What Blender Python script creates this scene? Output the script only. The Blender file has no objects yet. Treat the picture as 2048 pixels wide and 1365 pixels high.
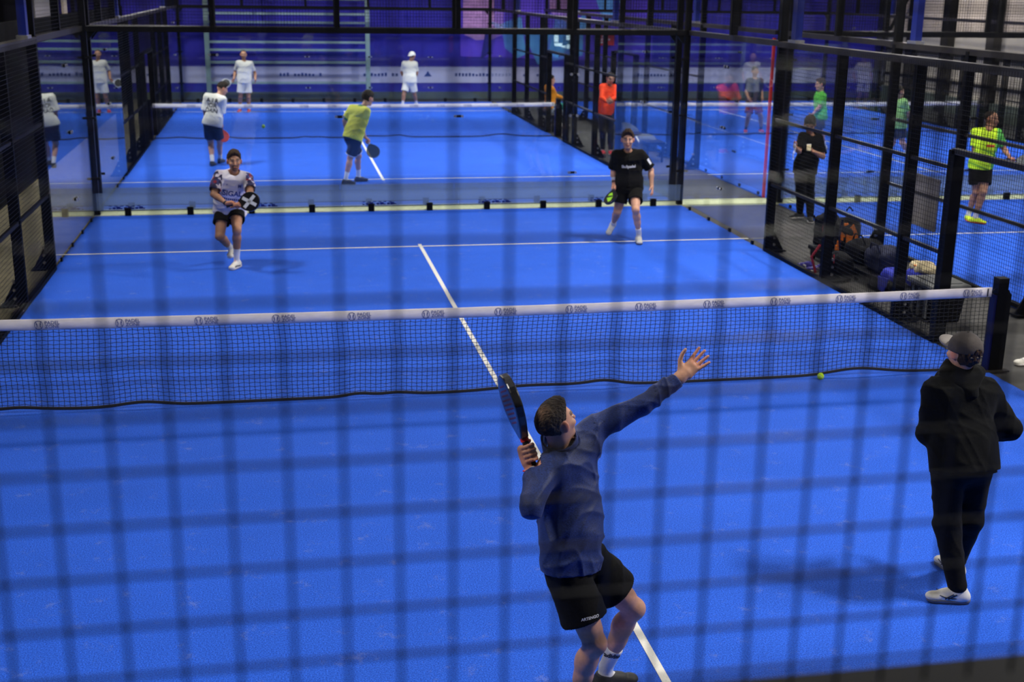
import bpy, bmesh, math, random
import numpy as np
from mathutils import Vector, Matrix
from mathutils.bvhtree import BVHTree

SC = bpy.context.scene
COL = SC.collection
rnd = random.Random(7)
PI = math.pi

# ------------------------------------------------------------------ camera
def make_camera():
    yaw, pitch, roll = 0.187363731, -0.278350506, 0.0139948515
    cy, sy, cp, sp, cr, sr = math.cos(yaw), math.sin(yaw), math.cos(pitch), math.sin(pitch), math.cos(roll), math.sin(roll)
    fwd = Vector((sy*cp, cy*cp, sp)); right = Vector((cy, -sy, 0)); up = right.cross(fwd)
    r2 = cr*right + sr*up; u2 = -sr*right + cr*up
    cam = bpy.data.cameras.new('camera'); o = bpy.data.objects.new('camera', cam); COL.objects.link(o)
    m = Matrix(((r2.x, u2.x, -fwd.x, -2.01925), (r2.y, u2.y, -fwd.y, -11.08933), (r2.z, u2.z, -fwd.z, 3.72632), (0, 0, 0, 1)))
    o.matrix_world = m
    cam.sensor_width = 36.0; cam.lens = 2481.957/2048*36
    cam.clip_start = 0.05; cam.clip_end = 200
    cam.dof.use_dof = True; cam.dof.focus_distance = 7.6; cam.dof.aperture_fstop = 2.8
    SC.camera = o
make_camera()

# ------------------------------------------------------------------ world, light, exposure
w = bpy.data.worlds.new('world'); SC.world = w; w.use_nodes = True
w.node_tree.nodes['Background'].inputs[0].default_value = (0.55, 0.6, 0.7, 1)
w.node_tree.nodes['Background'].inputs[1].default_value = 0.25
SC.view_settings.view_transform = 'Standard'; SC.view_settings.look = 'None'
SC.view_settings.exposure = 0.0; SC.view_settings.gamma = 1.0
SC.view_settings.use_curve_mapping = False
SC.cycles.transparent_max_bounces = 40
SC.cycles.max_bounces = 8; SC.cycles.glossy_bounces = 4; SC.cycles.diffuse_bounces = 3

COURTS = ((0.0, 0.0), (0.0, 20.55), (11.9, 0.0), (11.9, 20.55))
def area(name, loc, target, sx, sy, power, col):
    L = bpy.data.lights.new(name, 'AREA'); L.shape = 'RECTANGLE'; L.size = sx; L.size_y = sy; L.energy = power; L.color = col
    o = bpy.data.objects.new(name, L); COL.objects.link(o); o.location = loc
    d = Vector(target)-Vector(loc); o.rotation_euler = d.to_track_quat('-Z', 'Y').to_euler(); return o
FLOOD, STRIP = 470.0, 140.0
for cx, cy in COURTS:
    for sx in (-1, 1):
        for sy in (-1, 1):
            area('flood_light', (cx+sx*5.0, cy+sy*5.5, 6.2), (cx+sx*0.6, cy+sy*4.6, 0), 0.7, 0.45, FLOOD*(0.55 if (sx < 0 and cx == 0 and cy == 0) else (1.3 if cy > 1 else 1.0)), (1.0, 0.96, 0.9))
    area('ceiling_strip_light', (cx, cy, 8.2), (cx, cy, 0), 5.0, 14.0, STRIP*(1.5 if cy > 1 else 1.0), (1.0, 0.96, 0.92))

# ------------------------------------------------------------------ materials
def srgb(r, g, b):
    f = lambda c: (c/255/12.92 if c/255 <= 0.04045 else ((c/255+0.055)/1.055)**2.4)
    return (f(r), f(g), f(b), 1)
class M: pass
def mat(name, col, rough=0.6, metal=0.0, spec=0.5, noise=0.0, nscale=40.0, bump=0.0, emit=None, estr=0.0, sheen=0.0, attr=None, stretch=None, coat=0.0):
    m = bpy.data.materials.new(name); m.use_nodes = True; nt = m.node_tree; b = nt.nodes['Principled BSDF']
    b.inputs['Base Color'].default_value = col; b.inputs['Roughness'].default_value = rough; b.inputs['Metallic'].default_value = metal
    b.inputs['Specular IOR Level'].default_value = spec
    if sheen: b.inputs['Sheen Weight'].default_value = sheen
    if coat: b.inputs['Coat Weight'].default_value = coat
    if emit: b.inputs['Emission Color'].default_value = emit; b.inputs['Emission Strength'].default_value = estr
    src = None
    if attr:
        a = nt.nodes.new('ShaderNodeVertexColor'); a.layer_name = attr; src = a.outputs[0]
    if noise or bump:
        tc = nt.nodes.new('ShaderNodeTexCoord'); mp = nt.nodes.new('ShaderNodeMapping'); nt.links.new(tc.outputs['Object'], mp.inputs[0])
        if stretch: mp.inputs['Scale'].default_value = stretch
        n = nt.nodes.new('ShaderNodeTexNoise'); n.inputs['Scale'].default_value = nscale; n.inputs['Detail'].default_value = 4
        nt.links.new(mp.outputs[0], n.inputs['Vector'])
        if noise:
            mr = nt.nodes.new('ShaderNodeMapRange'); mr.inputs[1].default_value = 0.3; mr.inputs[2].default_value = 0.7
            mr.inputs[3].default_value = 1-noise; mr.inputs[4].default_value = 1+noise
            nt.links.new(n.outputs[0], mr.inputs[0])
            mx = nt.nodes.new('ShaderNodeMix'); mx.data_type = 'RGBA'; mx.blend_type = 'MULTIPLY'; mx.inputs[0].default_value = 1
            if src: nt.links.new(src, mx.inputs[6])
            else: mx.inputs[6].default_value = col
            nt.links.new(mr.outputs[0], mx.inputs[7]); src = mx.outputs[2]
        if bump:
            bp = nt.nodes.new('ShaderNodeBump'); bp.inputs['Strength'].default_value = bump; bp.inputs['Distance'].default_value = 0.01
            nt.links.new(n.outputs[0], bp.inputs['Height']); nt.links.new(bp.outputs[0], b.inputs['Normal'])
    if src: nt.links.new(src, b.inputs['Base Color'])
    return m

def turf_material():
    m = bpy.data.materials.new('blue_turf'); m.use_nodes = True; nt = m.node_tree; b = nt.nodes['Principled BSDF']
    b.inputs['Roughness'].default_value = 0.85; b.inputs['Specular IOR Level'].default_value = 0.15
    tc = nt.nodes.new('ShaderNodeTexCoord')
    n1 = nt.nodes.new('ShaderNodeTexNoise'); n1.inputs['Scale'].default_value = 110; n1.inputs['Detail'].default_value = 3
    n2 = nt.nodes.new('ShaderNodeTexNoise'); n2.inputs['Scale'].default_value = 0.9; n2.inputs['Detail'].default_value = 5; n2.inputs['Roughness'].default_value = 0.65
    n3 = nt.nodes.new('ShaderNodeTexNoise'); n3.inputs['Scale'].default_value = 5.0; n3.inputs['Detail'].default_value = 8; n3.inputs['Roughness'].default_value = 0.8
    for n in (n1, n2, n3): nt.links.new(tc.outputs['Object'], n.inputs['Vector'])
    r1 = nt.nodes.new('ShaderNodeValToRGB'); r1.color_ramp.elements[0].position = 0.32; r1.color_ramp.elements[1].position = 0.68
    r1.color_ramp.elements[0].color = (0.010, 0.064, 0.48, 1); r1.color_ramp.elements[1].color = (0.038, 0.172, 0.90, 1)
    nt.links.new(n1.outputs[0], r1.inputs[0])
    mr = nt.nodes.new('ShaderNodeMapRange'); mr.inputs[1].default_value = 0.3; mr.inputs[2].default_value = 0.7; mr.inputs[3].default_value = 0.93; mr.inputs[4].default_value = 1.07
    nt.links.new(n2.outputs[0], mr.inputs[0])
    mx = nt.nodes.new('ShaderNodeMix'); mx.data_type = 'RGBA'; mx.blend_type = 'MULTIPLY'; mx.inputs[0].default_value = 1
    nt.links.new(r1.outputs[0], mx.inputs[6]); nt.links.new(mr.outputs[0], mx.inputs[7])
    # sand left lying in the pile, palest spots only
    r3 = nt.nodes.new('ShaderNodeValToRGB'); r3.color_ramp.elements[0].position = 0.57; r3.color_ramp.elements[1].position = 0.78
    r3.color_ramp.elements[0].color = (0, 0, 0, 1); r3.color_ramp.elements[1].color = (0.6, 0.6, 0.6, 1)
    nt.links.new(n3.outputs[0], r3.inputs[0])
    m2 = nt.nodes.new('ShaderNodeMix'); m2.data_type = 'RGBA'; m2.inputs[7].default_value = (0.30, 0.33, 0.55, 1)
    nt.links.new(r3.outputs[0], m2.inputs[0]); nt.links.new(mx.outputs[2], m2.inputs[6]); nt.links.new(m2.outputs[2], b.inputs['Base Color'])
    bp = nt.nodes.new('ShaderNodeBump'); bp.inputs['Strength'].default_value = 0.5; bp.inputs['Distance'].default_value = 0.008
    nt.links.new(n1.outputs[0], bp.inputs['Height']); nt.links.new(bp.outputs[0], b.inputs['Normal'])
    return m

def glass_material(name, tint, rough=0.0, frost=0.0):
    m = bpy.data.materials.new(name); m.use_nodes = True; nt = m.node_tree; nt.nodes.clear()
    out = nt.nodes.new('ShaderNodeOutputMaterial'); tr = nt.nodes.new('ShaderNodeBsdfTransparent'); gl = nt.nodes.new('ShaderNodeBsdfGlossy')
    tr.inputs[0].default_value = tint; gl.inputs['Roughness'].default_value = rough
    fr = nt.nodes.new('ShaderNodeFresnel'); ge = nt.nodes.new('ShaderNodeNewGeometry'); mi = nt.nodes.new('ShaderNodeMapRange')
    mi.inputs[3].default_value = 1.45; mi.inputs[4].default_value = 1/1.45
    nt.links.new(ge.outputs['Backfacing'], mi.inputs[0]); nt.links.new(mi.outputs[0], fr.inputs[0])
    mx = nt.nodes.new('ShaderNodeMixShader')
    nt.links.new(fr.outputs[0], mx.inputs[0]); nt.links.new(tr.outputs[0], mx.inputs[1]); nt.links.new(gl.outputs[0], mx.inputs[2])
    last = mx
    if frost:
        df = nt.nodes.new('ShaderNodeBsdfDiffuse'); df.inputs[0].default_value = (0.36, 0.45, 0.60, 1)
        m3 = nt.nodes.new('ShaderNodeMixShader'); m3.inputs[0].default_value = frost
        nt.links.new(mx.outputs[0], m3.inputs[1]); nt.links.new(df.outputs[0], m3.inputs[2]); last = m3
    nt.links.new(last.outputs[0], out.inputs[0]); return m

def floral_material():
    m = bpy.data.materials.new('white_shirt_with_floral_sleeves'); m.use_nodes = True; nt = m.node_tree; b = nt.nodes['Principled BSDF']
    b.inputs['Roughness'].default_value = 0.8
    a = nt.nodes.new('ShaderNodeVertexColor'); a.layer_name = 'tint'
    tc = nt.nodes.new('ShaderNodeTexCoord'); v = nt.nodes.new('ShaderNodeTexVoronoi'); v.inputs['Scale'].default_value = 26
    nt.links.new(tc.outputs['Object'], v.inputs['Vector'])
    sp = nt.nodes.new('ShaderNodeSeparateColor'); nt.links.new(v.outputs['Color'], sp.inputs[0])
    r = nt.nodes.new('ShaderNodeValToRGB'); r.color_ramp.interpolation = 'CONSTANT'
    e = r.color_ramp.elements; e[0].color = srgb(40, 38, 80); e[1].position = 0.35; e[1].color = srgb(225, 215, 230)
    x = e.new(0.6); x.color = srgb(150, 30, 60); x = e.new(0.8); x.color = srgb(70, 70, 130)
    nt.links.new(sp.outputs[0], r.inputs[0])
    sp2 = nt.nodes.new('ShaderNodeSeparateColor'); nt.links.new(a.outputs[0], sp2.inputs[0])
    mx = nt.nodes.new('ShaderNodeMix'); mx.data_type = 'RGBA'; mx.inputs[6].default_value = srgb(222, 218, 228)
    nt.links.new(sp2.outputs[0], mx.inputs[0]); nt.links.new(r.outputs[0], mx.inputs[7]); nt.links.new(mx.outputs[2], b.inputs['Base Color'])
    return m

M.turf = turf_material()
M.line = mat('white_line', srgb(232, 230, 222), 0.85, noise=0.06, nscale=90, bump=0.2)
M.glass = glass_material('court_glass', (0.955, 0.975, 0.985, 1))
M.film = glass_material('frosted_film', (0.9, 0.93, 0.97, 1), 0.1, 0.38)
M.black = mat('black_powder_coat', (0.0035, 0.0036, 0.0042, 1), 0.5, spec=0.10, noise=0.2, nscale=12)
M.wire = mat('black_wire', (0.005, 0.0052, 0.006, 1), 0.5, 0.0, spec=0.12, noise=0.2, nscale=30)
M.wire_near = mat('grey_black_wire', (0.030, 0.031, 0.036, 1), 0.35, 0.0, spec=0.6, noise=0.2, nscale=30)
M.rail = mat('dark_steel_rail', (0.024, 0.021, 0.017, 1), 0.4, 0.0, spec=0.25, noise=0.15, nscale=15)
M.chrome = mat('steel_bolt', (0.55, 0.55, 0.55, 1), 0.3, 0.9, noise=0.1)
M.bluepole = mat('blue_paint', srgb(9, 30, 112), 0.5, spec=0.3, noise=0.08, nscale=10)
M.postpad = mat('navy_pad', srgb(10, 14, 62), 0.6, spec=0.2, noise=0.1, nscale=12)
M.kerb = mat('pale_concrete', srgb(208, 214, 172), 0.9, noise=0.12, nscale=14, bump=0.1)
M.floor = mat('dark_rubber_floor', (0.040, 0.038, 0.035, 1), 0.8, noise=0.25, nscale=6, bump=0.1)
M.floor2 = mat('tan_concrete', srgb(128, 120, 92), 0.85, noise=0.2, nscale=5, bump=0.1)
M.netcord = mat('black_net_cord', (0.006, 0.006, 0.008, 1), 0.8, noise=0.2)
M.tape = mat('net_tape', srgb(226, 220, 222), 0.8, noise=0.07, nscale=9, bump=0.25, stretch=(1, 1, 3))
M.logo = mat('blue_print', srgb(40, 62, 130), 0.7, noise=0.05)
M.darkprint = mat('dark_print', (0.012, 0.012, 0.018, 1), 0.7, noise=0.05)
M.whiteprint = mat('white_print', srgb(225, 225, 228), 0.7, noise=0.05)
M.black_cloth = mat('black_cloth', (0.0052, 0.0050, 0.0048, 1), 0.9, spec=0.15, noise=0.3, nscale=60, bump=0.15, sheen=0.02)
M.hoodie = mat('black_fleece', (0.0045, 0.0048, 0.005, 1), 0.95, spec=0.12, noise=0.25, nscale=80, bump=0.15, sheen=0.02)
M.navy_heather = mat('heather_navy', (0.010, 0.025, 0.125, 1), 0.6, spec=0.3, noise=0.55, nscale=110, bump=0.15, sheen=0.08, stretch=(1, 1, 3))
M.white_cloth = mat('white_cloth', srgb(226, 224, 214), 0.85, noise=0.06, nscale=30, bump=0.15)
M.navy_cloth = mat('navy_cloth', (0.006, 0.009, 0.025, 1), 0.85, noise=0.2, nscale=40, bump=0.1)
M.yellow_cloth = mat('yellow_cloth', (0.6, 0.6, 0.6, 1), 0.8, noise=0.06, nscale=30, attr='tint')
M.fluo = mat('fluorescent_yellow_cloth', (0.7, 1.0, 0.02, 1), 0.75, noise=0.07, nscale=30, attr='tint')
M.green_cloth = mat('green_cloth', srgb(92, 190, 60), 0.8, noise=0.08, nscale=30)
M.lime_cloth = mat('pale_green_cloth', srgb(150, 205, 120), 0.8, noise=0.08, nscale=30)
M.orange_cloth = mat('orange_cloth', srgb(255, 72, 22), 0.8, noise=0.08, nscale=30)
M.mustard = mat('mustard_cloth', srgb(226, 140, 10), 0.8, noise=0.08, nscale=30)
M.teal_cloth = mat('teal_cloth', srgb(20, 120, 105), 0.8, noise=0.08, nscale=30)
M.red_cloth = mat('dark_red_cloth', srgb(110, 30, 45), 0.8, noise=0.08, nscale=30)
M.floral = floral_material()
M.skin = mat('skin', (0.6, 0.4, 0.3, 1), 0.5, spec=0.35, noise=0.07, nscale=55, bump=0.05, attr='tint')
M.hair_dark = mat('dark_brown_hair', (0.020, 0.013, 0.009, 1), 0.6, spec=0.2, noise=0.6, nscale=110, bump=1.0, stretch=(1, 1, 0.35))
M.hair_brown = mat('brown_hair', (0.045, 0.025, 0.014, 1), 0.6, spec=0.2, noise=0.6, nscale=110, bump=1.0, stretch=(1, 1, 0.35))
M.hair_grey = mat('greying_brown_hair', (0.032, 0.023, 0.017, 1), 0.6, spec=0.25, noise=0.7, nscale=140, bump=1.0, stretch=(0.5, 1, 0.5), attr='tint')
M.sock = mat('white_sock', srgb(232, 230, 228), 0.9, noise=0.05, nscale=90, bump=0.3)
M.shoe_white = mat('white_shoe', srgb(226, 222, 210), 0.6, noise=0.06, nscale=40)
M.shoe_black = mat('black_shoe', (0.012, 0.013, 0.016, 1), 0.6, noise=0.2, nscale=40)
M.shoe_navy = mat('navy_shoe', (0.012, 0.018, 0.04, 1), 0.6, noise=0.2, nscale=40)
M.shoe_fluo = mat('fluorescent_shoe', srgb(215, 240, 30), 0.6, noise=0.08, nscale=40)
M.shoe_red = mat('red_shoe', srgb(200, 50, 60), 0.6, noise=0.08, nscale=40)
M.shoe_purple = mat('purple_shoe', srgb(52, 42, 140), 0.6, noise=0.15, nscale=40)
M.sole_grey = mat('grey_sole', srgb(110, 112, 120), 0.7, noise=0.1, nscale=30)
M.sole_white = mat('white_sole', srgb(220, 215, 208), 0.7, noise=0.05, nscale=30)
M.racket_black = mat('racket_carbon', (0.008, 0.008, 0.010, 1), 0.28, noise=0.15, nscale=60, coat=0.4)
M.racket_grey = mat('racket_grey', (0.035, 0.05, 0.06, 1), 0.35, noise=0.15, nscale=60)
M.racket_red = mat('racket_red', srgb(215, 70, 45), 0.4, noise=0.1, nscale=40)
M.racket_green = mat('racket_green', srgb(150, 215, 30), 0.4, noise=0.1, nscale=40)
M.racket_teal = mat('racket_teal', srgb(20, 140, 140), 0.4, noise=0.1, nscale=40)
M.racket_white = mat('racket_white', srgb(210, 212, 210), 0.4, noise=0.05, nscale=40)
M.hole = mat('drilled_hole', srgb(120, 40, 50), 0.8, noise=0.1)
M.red = mat('red_cord', srgb(215, 35, 25), 0.6, noise=0.08, nscale=40)
M.ball = mat('ball_felt', srgb(180, 222, 40), 0.95, noise=0.1, nscale=60, bump=0.4)
M.eye = mat('eye_white', srgb(215, 210, 205), 0.3, noise=0.02)
M.iris = mat('dark_iris', (0.012, 0.008, 0.006, 1), 0.2, noise=0.02)
M.cap_grey = mat('charcoal_cap', srgb(64, 58, 56), 0.9, noise=0.1, nscale=60, bump=0.15)
M.cap_brim = mat('grey_brim', srgb(128, 122, 118), 0.85, noise=0.08, nscale=60, bump=0.1)
M.hall_blue = mat('blue_hall_cladding', srgb(44, 33, 160), 0.7, noise=0.12, nscale=1.2)
M.band = mat('pale_banner', srgb(196, 192, 226), 0.7, noise=0.06, nscale=1.0)
M.plinth = mat('grey_green_plinth', srgb(84, 92, 84), 0.85, noise=0.15, nscale=3)
M.beige = mat('beige_cladding', srgb(196, 182, 164), 0.8, noise=0.08, nscale=2)
M.greypanel = mat('grey_panel', srgb(120, 116, 118), 0.7, noise=0.06, nscale=3)
M.ceil = mat('dark_ceiling', srgb(60, 60, 64), 0.9, noise=0.1, nscale=2)
M.darkwall = mat('black_curtain', (0.0035, 0.0035, 0.004, 1), 0.95, spec=0.05, noise=0.3, nscale=3)
M.pink = mat('mural_pink', srgb(205, 150, 205), 0.7, noise=0.2, nscale=6)
M.cyan = mat('mural_cyan', srgb(95, 165, 225), 0.7, noise=0.08, nscale=4)
M.violet = mat('mural_violet', srgb(92, 60, 200), 0.7, noise=0.1, nscale=4)
M.deepblue = mat('mural_deep_blue', srgb(40, 34, 130), 0.7, noise=0.1, nscale=4)
M.rackmetal = mat('pale_green_steel', srgb(150, 172, 162), 0.5, 0.1, noise=0.1, nscale=5)
M.signred = mat('sign_red', srgb(200, 40, 45), 0.6, noise=0.06)
M.signyellow = mat('sign_yellow', srgb(215, 160, 15), 0.6, noise=0.06)
M.lamp = mat('lit_lamp', (1, 1, 1, 1), 0.5, noise=0.02, emit=(0.8, 1.0, 0.95, 1), estr=2.2)
M.bin = mat('grey_plastic', srgb(96, 98, 98), 0.55, noise=0.1, nscale=20)
M.bag_black = mat('black_bag_fabric', (0.004, 0.004, 0.0055, 1), 0.8, spec=0.15, noise=0.3, nscale=30, bump=0.3)
M.bag_navy = mat('navy_bag_fabric', (0.005, 0.008, 0.034, 1), 0.7, spec=0.2, noise=0.3, nscale=30, bump=0.3)
M.bag_grey = mat('grey_bag_fabric', srgb(78, 86, 100), 0.7, noise=0.3, nscale=20, bump=0.3)
M.bag_orange = mat('orange_bag_panel', srgb(232, 120, 25), 0.7, noise=0.1, nscale=30)
M.bag_red = mat('red_bag_strap', srgb(170, 35, 50), 0.7, noise=0.1, nscale=30)
M.towel = mat('cream_towel', srgb(205, 190, 150), 0.95, noise=0.15, nscale=60, bump=0.4)
M.royal = mat('royal_blue_fabric', srgb(30, 45, 170), 0.8, noise=0.15, nscale=30)

# ------------------------------------------------------------------ mesh helpers
def newmesh(name, V, F, smooth=False):
    me = bpy.data.meshes.new(name); me.from_pydata([tuple(v) for v in V], [], F)
    if smooth: me.polygons.foreach_set('use_smooth', [True]*len(me.polygons))
    me.update(); return me
def link(name, me, m, parent=None, loc=None):
    o = bpy.data.objects.new(name, me)
    if m is not None and me is not None and len(me.materials) == 0: me.materials.append(m)
    COL.objects.link(o)
    if parent is not None: o.parent = parent
    if loc is not None: o.location = loc
    return o
def tag(o, label=None, cat=None, group=None, kind=None):
    if label: o['label'] = label
    if cat: o['category'] = cat
    if group: o['group'] = group
    if kind: o['kind'] = kind
    return o
def thing(name, label, cat, loc=(0, 0, 0), group=None):
    o = bpy.data.objects.new(name, None); COL.objects.link(o); o.location = loc; o.empty_display_size = 0.1
    return tag(o, label, cat, group)
class MB:
    def __init__(s): s.V = []; s.F = []
    def quadbox(s, P):
        n = len(s.V); s.V += [tuple(p) for p in P]
        for f in ((0, 3, 2, 1), (4, 5, 6, 7), (0, 1, 5, 4), (1, 2, 6, 5), (2, 3, 7, 6), (3, 0, 4, 7)): s.F.append(tuple(n+i for i in f))
        return s
    def box(s, a, b):
        x0, y0, z0 = a; x1, y1, z1 = b
        return s.quadbox([(x0, y0, z0), (x1, y0, z0), (x1, y1, z0), (x0, y1, z0), (x0, y0, z1), (x1, y0, z1), (x1, y1, z1), (x0, y1, z1)])
    def obox(s, c, ax, ay, az, hx, hy, hz):
        c = Vector(c); ax = Vector(ax).normalized()*hx; ay = Vector(ay).normalized()*hy; az = Vector(az).normalized()*hz
        return s.quadbox([c-ax-ay-az, c+ax-ay-az, c+ax+ay-az, c-ax+ay-az, c-ax-ay+az, c+ax-ay+az, c+ax+ay+az, c-ax+ay+az])
    def tube(s, pts, r, n=8, cap=True, closed=False):
        pts = [Vector(p) for p in pts]; rs = r if isinstance(r, (list, tuple)) else [r]*len(pts); base = len(s.V); N = len(pts); ref = None
        for i, p in enumerate(pts):
            if closed: t = pts[(i+1) % N]-pts[i-1]
            else: t = pts[min(i+1, N-1)]-pts[max(i-1, 0)]
            t.normalize()
            if ref is None: ref = Vector((0, 0, 1)) if abs(t.z) < 0.9 else Vector((1, 0, 0))
            a = (ref-t*ref.dot(t)).normalized(); ref = a; b = t.cross(a)
            for k in range(n):
                th = 2*PI*k/n + PI/n; s.V.append(tuple(p+(a*math.cos(th)+b*math.sin(th))*rs[i]))
        for i in range(N if closed else N-1):
            j = (i+1) % N
            for k in range(n):
                k2 = (k+1) % n; s.F.append((base+i*n+k, base+i*n+k2, base+j*n+k2, base+j*n+k))
        if cap and not closed:
            s.F.append(tuple(base+k for k in range(n))[::-1]); s.F.append(tuple(base+(N-1)*n+k for k in range(n)))
        return s
    def prism(s, poly, o, ax, ay, az, d):
        o = Vector(o); ax = Vector(ax); ay = Vector(ay); az = Vector(az); n = len(poly); b = len(s.V)
        for q in (0, d): s.V += [tuple(o+ax*x+ay*y+az*q) for x, y in poly]
        s.F.append(tuple(range(b, b+n))[::-1]); s.F.append(tuple(range(b+n, b+2*n)))
        for i in range(n): j = (i+1) % n; s.F.append((b+i, b+j, b+n+j, b+n+i))
        return s
    def ball(s, c, r, nu=12, nv=8, ax=None):
        c = Vector(c); r = (r, r, r) if isinstance(r, (int, float)) else r; b = len(s.V)
        A = ax or (Vector((1, 0, 0)), Vector((0, 1, 0)), Vector((0, 0, 1)))
        A = [Vector(a) for a in A]
        f = lambda th, ph: tuple(c+A[0]*(r[0]*math.sin(ph)*math.cos(th))+A[1]*(r[1]*math.sin(ph)*math.sin(th))+A[2]*(r[2]*math.cos(ph)))
        s.V.append(f(0, 0))
        for j in range(1, nv):
            for i in range(nu): s.V.append(f(2*PI*i/nu, PI*j/nv))
        s.V.append(f(0, PI)); e = len(s.V)-1
        for i in range(nu):
            k = (i+1) % nu; s.F.append((b, b+1+i, b+1+k)); s.F.append((e, e-nu+k, e-nu+i))
            for j in range(nv-2): q = b+1+j*nu; s.F.append((q+i, q+nu+i, q+nu+k, q+k))
        return s
    def mesh(s, name, smooth=False): return newmesh(name, s.V, s.F, smooth)
    def build(s, name, m, parent=None, org=None, smooth=False, bevel=0.0):
        V = s.V
        if org is not None: V = [(x-org[0], y-org[1], z-org[2]) for x, y, z in V]
        me = newmesh(name, V, s.F, smooth); o = link(name, me, m, parent)
        if bevel:
            md = o.modifiers.new('edge', 'BEVEL'); md.width = bevel; md.segments = 2; md.limit_method = 'ANGLE'
        return o
def structure(o): o['kind'] = 'structure'; return o
def stuff(o): o['kind'] = 'stuff'; return o

def text_mesh(s, size, bold=0.0, cuts=2):
    cu = bpy.data.curves.new('lettering', 'FONT'); cu.body = s; cu.size = size; cu.align_x = 'CENTER'; cu.align_y = 'CENTER'; cu.offset = bold; cu.resolution_u = 3
    to = bpy.data.objects.new('lettering', cu); COL.objects.link(to); dg = bpy.context.evaluated_depsgraph_get()
    me = bpy.data.meshes.new_from_object(to.evaluated_get(dg)); bpy.data.objects.remove(to); bpy.data.curves.remove(cu)
    bm = bmesh.new(); bm.from_mesh(me); bmesh.ops.triangulate(bm, faces=bm.faces)
    for _ in range(cuts):
        es = [e for e in bm.edges if e.calc_length() > size*0.12]
        if es: bmesh.ops.subdivide_edges(bm, edges=es, cuts=1); bmesh.ops.triangulate(bm, faces=bm.faces)
    bm.to_mesh(me); bm.free(); return me
def decal(name, me, targets, org, xd, yd, zd, m, parent, off=0.003, reach=0.4):
    """lay a flat print onto the surface of target meshes along -zd"""
    xd, yd, zd = Vector(xd).normalized(), Vector(yd).normalized(), Vector(zd).normalized(); org = Vector(org)
    trees = []
    for t in targets:
        tm = t.data; V = [v.co.copy() for v in tm.vertices]; base = t.parent.location if t.parent else Vector((0, 0, 0))
        trees.append(BVHTree.FromPolygons([v+base for v in V], [tuple(p.vertices) for p in tm.polygons]))
    base = parent.location if parent.parent is None else parent.parent.location
    for v in me.vertices:
        p = org+xd*v.co.x+yd*v.co.y+zd*reach; best = None
        for t in trees:
            h = t.ray_cast(p, -zd, 2*reach)
            if h[0] is not None and (best is None or h[3] < best[1]): best = (h[0], h[3])
        q = best[0]+zd*off if best else org+xd*v.co.x+yd*v.co.y
        v.co = q-base
    me.update(); o = link(name, me, m, parent); return o

# ------------------------------------------------------------------ hall shell
XL, XR, YB, YF, ZC = -9.5, 19.5, 32.0, -16.5, 9.0
structure(MB().box((XL, YF, -0.3), (XR, YB, -0.02)).build('floor', M.floor))
structure(MB().box((XL, YF, ZC), (XR, YB, ZC+0.2)).build('ceiling', M.ceil))
wb = structure(MB().box((XL, YB, -0.3), (XR, YB+0.2, ZC)).build('wall_back', M.hall_blue))
MB().box((XL, YB-0.10, -0.02), (17.4, YB, 0.22)).build('plinth', M.plinth, wb)
MB().box((XL, YB-0.03, 0.52), (17.4, YB, 1.06)).build('pale_band', M.band, wb)
for k in range(36):
    x = XL+0.4+0.75*k
    MB().box((x, YB-0.02, 1.06), (x+0.06, YB, ZC)).build('cladding_rib', M.hall_blue, wb)
# dark print on the band: too blurred in the photograph to be read
pr = MB()
for x0, n in ((-6.3, 9), (-1.9, 12), (0.9, 10), (3.9, 11), (6.4, 8), (10.5, 9)):
    for k in range(n):
        if rnd.random() < 0.14: continue
        h = rnd.uniform(0.07, 0.12); pr.box((x0+k*0.12, YB-0.036, 0.74), (x0+k*0.12+0.075, YB-0.03, 0.74+h))
for x0 in (-3.5, 2.95):
    pr.prism([(0, 0), (0.28, 0), (0.2, 0.1), (0.14, 0.2), (0.08, 0.1)], (x0, YB-0.03, 0.73), (1, 0, 0), (0, 0, 1), (0, -1, 0), 0.006)
stuff(pr.build('band_print', M.logo, wb))
structure(MB().box((XR, YF, -0.3), (XR+0.2, YB, ZC)).build('wall_right', M.beige))
wr = bpy.data.objects['wall_right']
for y in (31.4, 29.2, 26.9, 24.2, 22.0, 19.4, 16.6, 13.6, 10.6, 7.4):
    MB().box((XR-0.25, y-0.22, -0.02), (XR, y+0.22, ZC)).build('wall_column', M.black, wr)
for z in (0.9, 1.75, 4.2):
    MB().box((XR-0.12, YF, z), (XR, YB, z+0.1)).build('wall_rail', M.rail, wr)
MB().box((XR-0.16, YF, -0.02), (XR, YB, 0.5)).build('plinth', M.plinth, wr)
MB().tube([(XR-0.3, 30.6, 2.4), (XR-0.3, 28.2, 4.8)], 0.07, 6).build('diagonal_brace', M.black, wr)
wl = structure(MB().box((XL-0.2, YF, -0.3), (XL, YB, ZC)).build('wall_left', M.darkwall))
structure(MB().box((XL, YF-0.2, -0.3), (XR, YF, ZC)).build('wall_front', M.darkwall))
structure(MB().box((XL, YF, -0.02), (-5.06, 31.9, -0.005)).build('floor_left', M.floor2))
structure(MB().box((-5.05, 10.01, -0.02), (17.2, 10.54, 0.015)).build('trim_1', M.kerb))

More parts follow.
